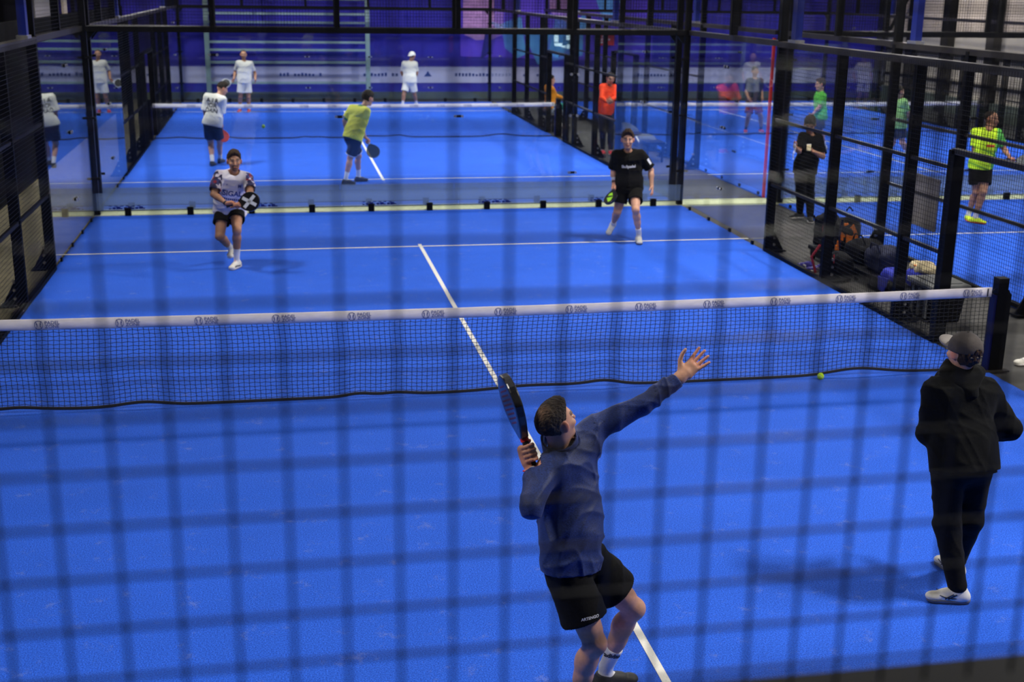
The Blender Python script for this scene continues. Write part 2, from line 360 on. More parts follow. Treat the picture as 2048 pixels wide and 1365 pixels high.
# black backing screens along the left side of the courts
t = thing('black_screen', 'tall black backing screen standing left of both courts', 'screen', (-6.7, 7.0, 0))
MB().box((-0.05, 0, 0), (0.05, 23.5, 3.0)).build('screen_cloth', M.darkwall, t)
for y in (0, 4.7, 9.4, 14.1, 18.8, 23.4):
    MB().box((-0.08, y, 0), (0.0, y+0.1, 5.5)).build('screen_post', M.black, t)
MB().box((-0.03, 8.7, 3.0), (0.03, 11.1, 5.6)).build('grey_upper_panel', M.greypanel, t)
MB().box((-0.03, 12.35, 3.0), (0.03, 12.8, 5.6)).build('pale_upper_strip', M.beige, t)

# mural of angular colour fields on the far wall
t = thing('mural', 'large pink, cyan and violet angular mural on the blue far wall', 'mural', (0, YB-0.03, 0))
def field(name, m, pts, d=0.012):
    return MB().prism(pts, (0, 0, 0), (1, 0, 0), (0, 0, 1), (0, -1, 0), d).build(name, m, t)
field('violet_field', M.violet, [(4.2, 1.4), (11.0, 1.2), (11.0, 6.5), (4.2, 6.5)], 0.004)
field('pink_field', M.pink, [(4.3, 2.15), (4.75, 1.95), (5.35, 2.0), (5.38, 4.6), (4.3, 4.6)], 0.010)
field('deep_blue_field', M.deepblue, [(5.05, 2.15), (5.5, 2.6), (5.35, 1.6), (4.9, 1.3)], 0.014)
field('cyan_field', M.cyan, [(5.6, 2.5), (6.3, 2.75), (6.5, 1.5), (6.2, 1.35), (5.75, 1.7)], 0.010)
field('cyan_stripe', M.cyan, [(5.2, 2.6), (5.55, 2.5), (6.25, 1.75), (6.0, 1.75)], 0.016)
field('pink_block', M.pink, [(7.3, 2.9), (8.0, 2.5), (8.0, 4.4), (7.2, 4.4)], 0.010)
field('cyan_wedge', M.cyan, [(8.9, 3.4), (9.9, 3.5), (9.3, 2.35)], 0.010)
field('cyan_triangle', M.cyan, [(8.1, 2.3), (8.5, 2.9), (8.75, 2.3)], 0.012)
field('cyan_panel', M.cyan, [(6.4, 2.2), (8.5, 2.25), (8.5, 1.45), (6.9, 1.15)], 0.008)

# ladder-like steel frame in front of the far wall
t = thing('steel_frame', 'pale green steel frame of two posts and cross rails before far wall', 'frame', (-1.58, 31.45, 0))
for x in (-2.6, 2.6): MB().box((x-0.07, -0.06, -0.02), (x+0.07, 0.06, 4.6)).build('upright', M.rackmetal, t)
for z in (0.56, 1.22, 1.62, 1.87, 2.50, 2.78, 3.25):
    MB().box((-2.53, -0.03, z-0.035), (2.53, 0.03, z+0.035)).build('cross_rail', M.rackmetal, t)

# signs and lamps at the far end
t = thing('wall_sign', 'red rectangular sign with pale lettering on the far wall', 'sign', (9.25, 31.9, 2.0))
MB().box((-0.34, -0.03, -0.2), (0.34, 0.03, 0.2)).build('sign_board', M.signred, t)
mk = MB()
for z, x0, x1, n in ((0.0, -0.28, 0.2, 9), (-0.1, -0.16, 0.14, 6), (0.1, -0.1, 0.12, 4)):
    for k in range(n): a = x0+(x1-x0)*k/n; mk.box((a, -0.036, z-0.025), (a+(x1-x0)/n*0.7, -0.03, z+0.03))
stuff(mk.build('sign_print', M.whiteprint, t))
for x, lb in ((8.15, 'yellow upright panel on the far wall beside the red sign'),):
    tag(MB().box((x-0.14, 31.85, 1.8), (x+0.14, 31.93, 2.2)).build('yellow_panel', M.signyellow), lb, 'sign')
t = thing('lamp_cluster', 'cluster of lit white lamps hanging by the yellow panel', 'lamp', (7.65, 31.3, 0))
for x, z, hh in ((-0.25, 2.05, 0.22), (-0.24, 1.85, 0.1), (-0.1, 1.84, 0.1), (0.02, 1.78, 0.06), (0.18, 2.1, 0.2), (0.2, 1.78, 0.13)):
    MB().tube([(x, 0, z-hh/2), (x, 0, z+hh/2)], 0.07, 8).build('lamp_tube', M.lamp, t)
    MB().tube([(x, 0, z+hh/2), (x, 0, 4.5)], 0.006, 4).build('lamp_cord', M.black, t)

# ------------------------------------------------------------------ courts
def wire_panel_mesh(wd, ht, step=0.05, r=0.0023):
    mb = MB(); n = int(round(wd/step)); k = int(round(ht/step))
    for i in range(n+1): mb.tube([(i*step, 0, 0), (i*step, 0, ht)], r, 4, cap=False)
    for j in range(k+1): mb.tube([(0, -0.004, j*step), (wd, -0.004, j*step)], r, 4, cap=False)
    return mb.mesh('wire_mesh')
def shared(me, m): me.materials.append(m); return me
WIRE_2x3 = shared(wire_panel_mesh(2.0, 3.0), M.wire); WIRE_2x1 = shared(wire_panel_mesh(2.0, 1.0), M.wire)
WIRE_1x3 = shared(wire_panel_mesh(1.0, 3.0), M.wire); WIRE_1x09 = shared(wire_panel_mesh(1.0, 0.9), M.wire)
GLASS_2x3 = shared(MB().box((0.004, -0.005, 0.09), (1.996, 0.005, 2.955)).mesh('glass_panel'), M.glass)
FILM_2 = shared(MB().box((0.004, 0.0055, 0.09), (1.996, 0.0065, 0.38)).mesh('frosted_film'), M.film)
PRINT = MB()
for q in range(10): PRINT.box((0.06*q, -0.0075, 0.11), (0.06*q+0.036+0.012*(q % 3), -0.0065, 0.13+0.012*((q*7) % 3)))
for q in range(6): PRINT.box((0.09*q, -0.0075, 0.158), (0.09*q+0.05, -0.0065, 0.170))
PRINT = shared(PRINT.mesh('film_print'), M.bluepole)
CLAMP = MB(); CLAMP.tube([(-0.065, -0.02, 0), (0.065, -0.02, 0)], 0.022, 8)
CLAMP = shared(CLAMP.mesh('clamp'), M.black)
CAPB = MB(); CAPB.tube([(-0.06, -0.045, 0), (-0.06, -0.03, 0)], 0.024, 8); CAPB.tube([(0.06, -0.045, 0), (0.06, -0.03, 0)], 0.024, 8)
CAPB = shared(CAPB.mesh('clamp_bolts'), M.chrome)
SHOE = shared(MB().box((-0.05, -0.035, 0.0), (0.05, 0.03, 0.13)).mesh('foot_bracket'), M.black)
POST3 = shared(MB().box((-0.04, -0.06, 0), (0.04, 0.06, 3.0)).mesh('post'), M.black)
POST4 = shared(MB().box((-0.05, -0.05, 0), (0.05, 0.05, 4.05)).mesh('corner_post'), M.black)
POST1D = shared(MB().box((-0.04, -0.055, 3.04), (0.04, 0.055, 4.0)).mesh('upper_post'), M.black)
POST1 = shared(MB().box((-0.04, -0.03, 3.0), (0.04, 0.03, 4.0)).mesh('upper_post'), M.black)
FOOTP = MB(); FOOTP.box((-0.09, 0.06, 0.0), (0.09, 0.25, 0.02)); FOOTP.prism([(0.06, 0.02), (0.23, 0.02), (0.06, 0.34)], (-0.012, 0, 0), (0, 1, 0), (0, 0, 1), (1, 0, 0), 0.024)
FOOTP = shared(FOOTP.mesh('base_gusset'), M.black)
FBOLT = MB()
for z in (0.1, 0.2, 0.3): FBOLT.tube([(-0.045, 0.08, z), (0.045, 0.08, z)], 0.018, 6)
FBOLT = shared(FBOLT.mesh('gusset_bolts'), M.chrome)

def end_enclosure(cx, y, s, label, clamps=None, film=True):
    """glass end of a court; s=+1 for the far end. local x across, y outwards"""
    t = thing('court_end_enclosure', label, 'glass enclosure', (cx, y, 0), 'glazed court ends')
    t.rotation_euler = (0, 0, 0 if s > 0 else PI)
    for k in range(5):
        x = -5+2*k
        g = link('glass_panel', GLASS_2x3, None, t, (x, 0, 0))
        if film:
            link('frosted_film', FILM_2, None, g)
            if clamps is not None and s > 0: stuff(link('film_print', PRINT, None, g, (0.35 if k else 0.2, 0, 0)))
        stuff(link('wire_mesh', WIRE_2x1, None, t, (x, 0.02, 3.02)))
        for z in (0.06,):
            for xx in (x+0.5, x+1.5): link('foot_bracket', SHOE, None, t, (xx, 0.0, 0.0))
        if k:
            for z in (clamps or {}).get(k, (0.47, 1.45)):
                c = link('clamp', CLAMP, None, t, (x, 0.0, z)); link('clamp_bolts', CAPB, None, c)
            link('upper_post', POST1, None, t, (x, 0.07, 0))
    for x in (-5, 5):
        link('corner_post', POST4, None, t, (x, 0.06, 0))
        for z in (0.62, 1.6, 2.55): link('clamp', CLAMP, None, t, (x*0.992, 0.0, z))
    MB().box((-5.05, 0.01, 2.95), (5.05, 0.11, 3.04)).build('top_beam', M.black, t)
    MB().box((-5.05, 0.02, 4.0), (5.05, 0.10, 4.07)).build('top_rail', M.black, t)
    MB().box((-5.0, 0.01, 0.078), (5.0, 0.03, 0.092)).build('bottom_channel', M.black, t)
    for x in (-4.93, 4.93):
        q = 0.12 if x < 0 else -0.12
        MB().prism([(0, 0), (q, 0), (0, -0.14)], (x, 0.03, 2.95), (1, 0, 0), (0, 0, 1), (0, 1, 0), 0.03).build('corner_gusset', M.black, t)
    return t

def side_enclosure(cx, cy, s, label):
    """long side of a court; local x runs outwards (s=+1 right), y along the court"""
    t = thing('court_side_enclosure', label, 'side enclosure', (cx+5*s, cy, 0), 'mesh and glass court sides')
    for e in (-1, 1):
        for k in range(2):
            y0 = e*6 if k == 0 else e*8
            g = link('glass_panel', GLASS_2x3, None, t, (0, min(y0, y0+2*e), 0)); g.rotation_euler = (0, 0, PI/2)
            mpan = link('wire_mesh', WIRE_2x1, None, t, (0.03*s, min(y0, y0+2*e), 3.04)); mpan.rotation_euler = (0, 0, PI/2); stuff(mpan)
            for q in (0.5, 1.5):
                o = link('foot_bracket', SHOE, None, t, (0.015*s, y0+e*q, 0)); o.rotation_euler = (0, 0, PI/2); o.scale = (0.7, 0.4, 0.45)
        for z in (0.62, 1.6, 2.55):
            c = link('clamp', CLAMP, None, t, (0.01*s, e*8, z)); c.rotation_euler = (0, 0, -PI/2*s)
            link('clamp_bolts', CAPB, None, c)
        p = link('upper_post', POST1D, None, t, (0.07*s, e*8, 0)); p.rotation_euler = (0, 0, PI/2)
        p = link('upper_post', POST1D, None, t, (0.07*s, e*6, 0)); p.rotation_euler = (0, 0, PI/2)
        MB().box((min(0.0, 0.1*s), min(e*6, e*10), 2.96), (max(0.0, 0.1*s), max(e*6, e*10), 3.04)).build('glass_beam', M.rail, t)
        MB().box((min(0.02*s, 0.09*s), min(e*6, e*10), 4.0), (max(0.02*s, 0.09*s), max(e*6, e*10), 4.06)).build('upper_rail', M.black, t)
        # mesh fence
        for y0, me in ((4, WIRE_2x3), (2, WIRE_2x3), (1, WIRE_1x3)):
            wdt = 2 if me is WIRE_2x3 else 1
            ya = y0 if e > 0 else -y0-wdt
            o = link('wire_mesh', me, None, t, (0, ya, 0.0)); o.rotation_euler = (0, 0, PI/2); stuff(o)
        o = link('wire_mesh', WIRE_1x09, None, t, (0, 0 if e > 0 else -1, 2.1)); o.rotation_euler = (0, 0, PI/2); stuff(o)
        for y in (6, 4, 2):
            p = link('post', POST3, None, t, (0.066*s, e*y, 0)); p.rotation_euler = (0, 0, PI/2)
            f = link('base_gusset', FOOTP, None, p, (0, 0, 0)); f.rotation_euler = (0, 0, 0 if s < 0 else PI)
            f2 = link('gusset_bolts', FBOLT, None, p, (0, 0, 0)); f2.rotation_euler = (0, 0, 0 if s < 0 else PI)
        MB().box((min(0.01*s, 0.14*s), e*1.06-0.06, 0), (max(0.01*s, 0.14*s), e*1.06+0.06, 2.12)).build('door_post', M.black, t)
        for z in (1.0, 1.93):
            a, b = sorted((e*1.06, e*6)); MB().box((min(0.02*s, 0.06*s), a, z-0.02), (max(0.02*s, 0.06*s), b, z+0.02)).build('middle_rail', M.rail, t)
        a, b = sorted((e*1.06, e*6)); MB().box((min(0.0, 0.06*s), a, 0.0), (max(0.0, 0.06*s), b, 0.05)).build('bottom_rail', M.black, t)
    MB().box((min(0.0, 0.12*s), -6, 2.95), (max(0.0, 0.12*s), 6, 3.03)).build('top_rail', M.rail, t)
    MB().box((min(0.01*s, 0.08*s), -1.06, 2.08), (max(0.01*s, 0.08*s), 1.06, 2.14)).build('door_head_rail', M.rail, t)
    for e in (-1, 1):
        pl = MB().box((-0.05, -0.07, 3.04), (0.05, 0.07, 6.2)).build('light_pole', M.bluepole, t); pl.location = (0.06*s, e*5.5, 0); pl['label'] = 'square blue floodlight pole'
        MB().box((-0.07, -0.12, 3.03), (0.07, 0.12, 3.07)).build('pole_base', M.chrome, pl)
        MB().box((-0.45*s-0.3, -0.25, 6.35), (-0.45*s+0.3, 0.25, 6.45)).build('lamp_head', M.black, pl)
        MB().box((-0.3, -0.03, 6.2), (0.3, 0.03, 6.36)).build('lamp_arm', M.bluepole, pl)
    return t

NETX, NETZ, STEP = 5.0, 0.85, 0.048
def net_z(x): return 0.845+0.03*(x/5.0)**2
_lift = [(rnd.uniform(-5, 5), rnd.uniform(0.15, 0.5), rnd.uniform(0.01, 0.05)) for _ in range(9)]+[(-3.3, 0.25, 0.05), (1.0, 0.2, 0.06), (3.6, 0.35, 0.07)]
def net_bot(x): return 0.012+sum(a*math.exp(-((x-c)/wd)**2) for c, wd, a in _lift)*0.6
def net_meshes():
    mb = MB(); nx = int(2*NETX/STEP); nz = 20
    def P(i, j):
        x = -NETX+i*STEP; zt = net_z(x)-0.085; zb = net_bot(x); f = j/nz
        sway = 0.012*math.sin(x*2.1+1)*math.sin(PI*f)+0.02*math.sin(x*0.9)*math.sin(PI*f)
        zig = (0.004 if (i+j) % 2 else -0.004)
        return (x+0.010*math.sin(f*7+x*1.3)*f+zig*0.3, sway, zb+(zt-zb)*f+zig*0.9)
    for i in range(nx+1): mb.tube([P(i, j) for j in range(nz+1)], 0.0029, 3, cap=False)
    for j in range(1, nz+1): mb.tube([P(i, j) for i in range(nx+1)], 0.0029, 3, cap=False)
    net = mb.mesh('net_mesh')
    tp = MB(); N = 120
    for i in range(N+1):
        x = -NETX+2*NETX*i/N; z = net_z(x)
        for yy, zz in ((-0.012, z-0.004), (-0.013, z-0.05), (-0.012, z-0.098), (0.012, z-0.098), (0.013, z-0.05), (0.012, z-0.004), (0.0, z)):
            tp.V.append((x, yy+0.0025*math.sin(x*9+zz*40), zz))
    for i in range(N):
        for k in range(7): k2 = (k+1) % 7; tp.F.append((i*7+k, i*7+k2, (i+1)*7+k2, (i+1)*7+k))
    tp.F.append(tuple(range(7))[::-1]); tp.F.append(tuple(N*7+k for k in range(7)))
    cd = MB(); cd.tube([(-NETX+0.05*i, 0.0, net_bot(-NETX+0.05*i)+0.010) for i in range(201)], 0.016, 5)
    return shared(net, M.netcord), shared(tp.mesh('tape', True), M.tape), shared(cd.mesh('bottom_cord'), M.netcord)
NETM, TAPEM, CORDM = net_meshes()
def logo_mesh():
    bm = MB(); pts = [(0.034*math.cos(2*PI*k/20), -0.0, 0.038*math.sin(2*PI*k/20)) for k in range(20)]
    bm.tube(pts, 0.0026, 4, closed=True)
    for sgn in (-1, 1):
        bm.tube([(sgn*(0.012+0.010*(v/0.03)**2)-sgn*0.0, 0, v) for v in (-0.034, -0.022, -0.01, 0, 0.01, 0.022, 0.034)], 0.0026, 4)
        bm.tube([(sgn*0.019, 0, 0.012), (sgn*0.012, 0, 0.0), (sgn*0.014, 0, -0.012)], 0.004, 4)
    V = [(x, y*0.35, z) for x, y, z in bm.V]; F = list(bm.F)
    for s_, z in (('PADEL', 0.017), ('ZONE', -0.017)):
        me = text_mesh(s_, 0.044, 0.0, 0); xs = [v.co.x for v in me.vertices]; x0 = min(xs); n = len(V)
        V += [(v.co.x-x0+0.052, -0.001, v.co.y+z) for v in me.vertices]; F += [tuple(n+i for i in p.vertices) for p in me.polygons]
        bpy.data.meshes.remove(me)
    return shared(newmesh('printed_logo', V, F), M.logo)
LOGO = logo_mesh()
def net(cx, cy, label):
    t = thing('court_net', label, 'net', (cx, cy, 0), 'court nets')
    stuff(link('net_mesh', NETM, None, t)); tp = link('tape', TAPEM, None, t); link('bottom_cord', CORDM, None, t)
    for k in range(14):
        x = -4.146+0.682*k
        link('printed_logo', LOGO, None, tp, (x, -0.0175, net_z(x)-0.05))
    for s in (-1, 1):
        p = MB(); prof = [(0.045, 0), (0.20, 0), (0.20, 0.80), (0.155, 0.86), (0.155, 0.97), (0.045, 0.97)]
        p.prism([(s*a, z) for a, z in prof], (5.0*s, 0.055, 0), (1, 0, 0), (0, 0, 1), (0, -1, 0), 0.11)
        po = p.build('net_post', M.black, t)
        MB().box((5.0*s+min(0.02*s, 0.046*s), -0.05, 0), (5.0*s+max(0.02*s, 0.046*s), 0.05, 0.8)).build('post_pad', M.postpad, po)
        MB().box((5.0*s+min(-0.02*s, 0.25*s), -0.1, -0.005), (5.0*s+max(-0.02*s, 0.25*s), 0.1, 0.012)).build('base_plate', M.rail, po)
        MB().tube([(4.99*s, 0, net_z(5)-0.05), (5.06*s, 0, 0.86)], 0.007, 5).build('tension_cord', M.netcord, po)
        MB().box((4.955*s-0.006, -0.019, net_z(4.95)-0.09), (4.955*s+0.006, -0.0135, net_z(4.95)-0.01)).build('buckle', M.darkprint, tp)
def turf(cx, cy, label):
    t = thing('turf_court', label, 'court', (cx, cy, 0), 'blue padel courts')
    MB().box((-5.03, -10.0, -0.02), (5.03, 10.0, 0.0)).build('turf_surface', M.turf, t)
    for y in (-6.95, 6.95): MB().box((-5.12, y-0.025, -0.001), (5.12, y+0.025, 0.003)).build('service_line', M.line, t)
    MB().box((-0.025, -7.1, -0.001), (0.025, 7.1, 0.0035)).build('centre_line', M.line, t)

NAMES = ('nearest court with the server', 'second court behind the first', 'court on the right of the nearest', 'far right court beyond the corridor')
for (cx, cy), nm in zip(COURTS, NAMES):
    turf(cx, cy, {0: 'bright blue turf of the nearest court where the server swings', 1: 'bright blue turf of the court behind, played by man in yellow', 2: 'bright blue turf on the right with the fluorescent-shirted player', 3: 'bright blue turf far right with the man in green'}[NAMES.index(nm)])
    net(cx, cy, {0: 'black net with white branded tape across the nearest court', 1: 'distant net behind man in white lettered shirt', 2: 'net of the right-hand court, mostly out of view', 3: 'distant net behind the walking man in green'}[NAMES.index(nm)])
end_enclosure(0, 10, 1, 'glass end behind the two players facing the camera', {1: (0.62, 2.6), 2: (1.6,), 3: (1.6,), 4: (0.62, 1.6, 2.3)})
end_enclosure(0, 10.55, -1, 'second glass end just beyond the pale kerb strip, before man in yellow', {1: (), 2: (), 3: (), 4: ()})
end_enclosure(0, 30.55, 1, 'farthest glass end behind the two players in white', film=False)
end_enclosure(11.9, 10, 1, 'glass end of the right-hand court behind fluorescent-shirted player')
end_enclosure(11.9, 10.55, -1, 'glass end in front of the man in green')
end_enclosure(11.9, 30.55, 1, 'farthest glass end at right, before blue wall', film=False)
side_enclosure(0, 0, -1, 'dark mesh and glass side at the left of the nearest court')
side_enclosure(0, 0, 1, 'mesh fence and glass at the right of the nearest court, by the bags')
side_enclosure(0, 20.55, -1, 'black mesh side left of the second court')
side_enclosure(0, 20.55, 1, 'mesh side by man in orange and the seated man')
side_enclosure(11.9, 0, -1, 'mesh fence across the corridor with grey board on it')
side_enclosure(11.9, 0, 1, 'far side fence of the right-hand court by beige wall')
side_enclosure(11.9, 20.55, -1, 'side enclosure with the red strip at its near corner')
side_enclosure(11.9, 20.55, 1, 'distant side fence in front of the beige cladding')
# red protective strip at the corner of the far right court
tag(MB().box((6.83, 10.66, 0.0), (6.87, 10.72, 2.9)).build('corner_strip', M.red), 'upright red protective strip at corner of the far right court', 'strip')
# grey board hung on the corridor fence
t = thing('fence_board', 'plain grey board hung on corridor fence behind the bench', 'board', (6.86, 4.8, 0.9))
MB().box((-0.012, -0.32, -0.36), (0.012, 0.32, 0.36)).build('board_face', M.greypanel, t)
for y in (-0.28, 0.28):
    for z in (-0.32, 0.32): MB().tube([(-0.016, y, z), (0.045, y, z)], 0.008, 6).build('tie', M.black, t)

# near end: mesh above the glass right in front of the camera, each wire of it a part
t = thing('near_mesh_screen', 'black wire mesh with dark beam close before the camera', 'mesh screen', (0, -10.03, 0))
V1 = shared(MB().tube([(0, 0, 3.03), (0, 0, 4.0)], 0.0020, 6).mesh('upright_wire'), M.wire_near)
H1 = shared(MB().tube([(-3, 0, 0), (-1, 0, 0)], 0.0020, 6).mesh('cross_wire'), M.wire_near)
for k in range(-15, 26): link('upright_wire', V1, None, t, (-2.272+0.05*k, 0, 0))
for k in range(-3, 16): link('cross_wire', H1, None, t, (0, -0.0046, 3.213+0.05*k))
for x in (-5, -1, 1, 3): stuff(link('wire_mesh', WIRE_2x1, None, t, (x, 0, 3.02)))
MB().box((-5.05, -0.05, 2.94), (5.05, 0.05, 3.019)).build('glass_top_beam', M.black, t)
MB().box((-5.05, -0.04, 4.0), (5.05, 0.04, 4.07)).build('top_rail', M.black, t)
for x in (-5, -3.02, -0.98, 1, 3, 5): MB().box((x-0.04, -0.04, 0 if abs(x) == 5 else 3.0), (x+0.04, 0.04, 4.0)).build('upper_post', M.black, t)

# ------------------------------------------------------------------ figures: blended distance fields meshed as one surface
def A3(v): return np.array(v, np.float64)
def nrm(v): v = A3(v); return v/np.linalg.norm(v)
class Field:
    def __init__(s, lo, hi, h):
        s.h = h; s.lo = A3(lo)-4*h; s.n = np.ceil((A3(hi)-A3(lo))/h).astype(int)+9; s.a = np.full(s.n, 1.0, np.float32)
    def blk(s, lo, hi):
        i0 = np.clip(np.floor((A3(lo)-s.lo)/s.h).astype(int), 0, s.n); i1 = np.clip(np.ceil((A3(hi)-s.lo)/s.h).astype(int)+1, 0, s.n)
        if np.any(i1 <= i0): return None
        ax = [(s.lo[k]+s.h*np.arange(i0[k], i1[k])).astype(np.float32) for k in range(3)]
        return (slice(i0[0], i1[0]), slice(i0[1], i1[1]), slice(i0[2], i1[2])), ax[0][:, None, None], ax[1][None, :, None], ax[2][None, None, :]
    def add(s, prim, k=0.02, op='u'):
        fn, lo, hi = prim; m = k+3*s.h; b = s.blk(A3(lo)-m, A3(hi)+m)
        if b is None: return
        sl, x, y, z = b; d = fn(x, y, z); a = s.a[sl]
        if op == 's': d = -d; q = np.maximum(k-np.abs(a-d), 0)/max(k, 1e-6); s.a[sl] = np.maximum(a, d)+q*q*k*0.25; return
        q = np.maximum(k-np.abs(a-d), 0)/max(k, 1e-6); s.a[sl] = np.minimum(a, d)-q*q*k*0.25
    def disp(s, fn):
        ax = [(s.lo[k]+s.h*np.arange(s.n[k])).astype(np.float32) for k in range(3)]
        s.a += fn(ax[0][:, None, None], ax[1][None, :, None], ax[2][None, None, :]).astype(np.float32)
    def cut(s, p, nv):
        """remove everything on the side nv points to"""
        ax = [(s.lo[k]+s.h*np.arange(s.n[k])).astype(np.float32) for k in range(3)]
        s.a = np.maximum(s.a, ((ax[0][:, None, None]-p[0])*nv[0]+(ax[1][None, :, None]-p[1])*nv[1]+(ax[2][None, None, :]-p[2])*nv[2]).astype(np.float32))
    def shell(s, th): s.a = np.maximum(s.a, -(s.a+th))
    def surface(s):
        a = s.a; neg = a < 0; nx, ny, nz = a.shape
        c = np.zeros((nx-1, ny-1, nz-1), np.uint8)
        for i in (0, 1):
            for j in (0, 1):
                for k in (0, 1): c += neg[i:nx-1+i, j:ny-1+j, k:nz-1+k]
        I = np.argwhere((c > 0) & (c < 8))
        idx = np.full(c.shape, -1, np.int32); idx[I[:, 0], I[:, 1], I[:, 2]] = np.arange(len(I))
        acc = np.zeros((len(I), 3)); cnt = np.zeros(len(I))
        cor = [(i, j, k) for i in (0, 1) for j in (0, 1) for k in (0, 1)]
        val = {q: np.clip(a[I[:, 0]+q[0], I[:, 1]+q[1], I[:, 2]+q[2]], -2*s.h, 2*s.h) for q in cor}
        for q in cor:
            for ax in range(3):
                if q[ax]: continue
                r = list(q); r[ax] = 1; v0, v1 = val[q], val[tuple(r)]
                m = (v0 < 0) != (v1 < 0); t = np.where(m, v0/np.where(m, v0-v1, 1), 0)
                for d in range(3): acc[:, d] += np.where(m, q[d]+(t if d == ax else 0), 0)
                cnt += m
        V = s.lo+s.h*(I+acc/cnt[:, None])
        F = []
        for ax in range(3):
            sl0 = [slice(None)]*3; sl1 = [slice(None)]*3; sl0[ax] = slice(0, -1); sl1[ax] = slice(1, None)
            n0 = neg[tuple(sl0)]; n1 = neg[tuple(sl1)]; E = np.argwhere(n0 != n1); b, c2 = (ax+1) % 3, (ax+2) % 3
            E = E[(E[:, b] > 0) & (E[:, c2] > 0) & (E[:, b] < a.shape[b]-1) & (E[:, c2] < a.shape[c2]-1)]
            def g(db, dc):
                Q = E.copy(); Q[:, b] += db; Q[:, c2] += dc; return idx[Q[:, 0], Q[:, 1], Q[:, 2]]
            q = np.stack([g(-1, -1), g(0, -1), g(0, 0), g(-1, 0)], 1)
            fl = ~n0[E[:, 0], E[:, 1], E[:, 2]]; q[fl] = q[fl][:, ::-1]; F.append(q)
        F = np.concatenate(F); return V, F[(F >= 0).all(1)]
def np_mesh(name, V, F, tint=None, relax=1):
    # light relaxation keeps the surface smooth
    for _ in range(relax):
        S = np.zeros_like(V); n = np.zeros(len(V))
        for k in range(4):
            for d in (1, 3): np.add.at(S, F[:, k], V[F[:, (k+d) % 4]]); np.add.at(n, F[:, k], 1)
        V = 0.5*V+0.5*S/np.maximum(n, 1)[:, None]
    me = bpy.data.meshes.new(name); me.vertices.add(len(V)); me.vertices.foreach_set('co', V.astype(np.float32).ravel())
    me.loops.add(4*len(F)); me.loops.foreach_set('vertex_index', F.astype(np.int32).ravel()); me.polygons.add(len(F))
    me.polygons.foreach_set('loop_start', np.arange(0, 4*len(F), 4, dtype=np.int32))
    me.polygons.foreach_set('use_smooth', np.ones(len(F), bool)); me.update(calc_edges=True); me.validate()
    if tint is not None:
        ca = me.color_attributes.new('tint', 'FLOAT_COLOR', 'POINT'); c = np.ones((len(V), 4), np.float32); c[:, :3] = tint(V); ca.data.foreach_set('color', c.ravel())
    return me
# primitives: (function, low corner, high corner)
def cap(a, b, ra, rb, u=None, s=1.0):
    a, b = A3(a), A3(b); ba = b-a
    if u is not None and s != 1.0: u = nrm(u); f = 1-1/s
    else: f = 0
    bw = ba-(u*(ba@u)*f if f else 0); L = max(float(bw@bw), 1e-9)
    def fn(x, y, z):
        dx, dy, dz = x-a[0], y-a[1], z-a[2]
        if f: q = (dx*u[0]+dy*u[1]+dz*u[2])*f; dx, dy, dz = dx-q*u[0], dy-q*u[1], dz-q*u[2]
        t = np.clip((dx*bw[0]+dy*bw[1]+dz*bw[2])/L, 0, 1)
        ex, ey, ez = dx-t*bw[0], dy-t*bw[1], dz-t*bw[2]
        return np.sqrt(ex*ex+ey*ey+ez*ez)-(ra+t*(rb-ra))
    R = max(ra, rb)*max(s, 1); return fn, np.minimum(a, b)-R, np.maximum(a, b)+R
def ell(c, ax, r):
    c = A3(c); ax = [nrm(q) for q in ax]; rm = min(r)
    def fn(x, y, z):
        dx, dy, dz = x-c[0], y-c[1], z-c[2]; p = [(dx*q[0]+dy*q[1]+dz*q[2])/rr for q, rr in zip(ax, r)]
        k0 = np.sqrt(p[0]**2+p[1]**2+p[2]**2); k1 = np.sqrt(sum((pp/rr)**2 for pp, rr in zip(p, r))); return k0*(k0-1)/np.maximum(k1, 1e-5)
    R = max(r); return fn, c-R, c+R
def slab(c, ax, hs, rd):
    c = A3(c); ax = [nrm(q) for q in ax]
    def fn(x, y, z):
        dx, dy, dz = x-c[0], y-c[1], z-c[2]; q = [np.abs(dx*w[0]+dy*w[1]+dz*w[2])-(hh-rd) for w, hh in zip(ax, hs)]
        o = np.sqrt(sum(np.maximum(v, 0)**2 for v in q)); return o+np.minimum(np.maximum(np.maximum(q[0], q[1]), q[2]), 0)-rd
    R = math.sqrt(sum(hh*hh for hh in hs)); return fn, c-R, c+R

SKINS = {'fair': (0.60, 0.315, 0.205), 'tan': (0.43, 0.215, 0.125), 'brown': (0.36, 0.18, 0.11)}
def lerp(a, b, t): return A3(a)*(1-t)+A3(b)*t

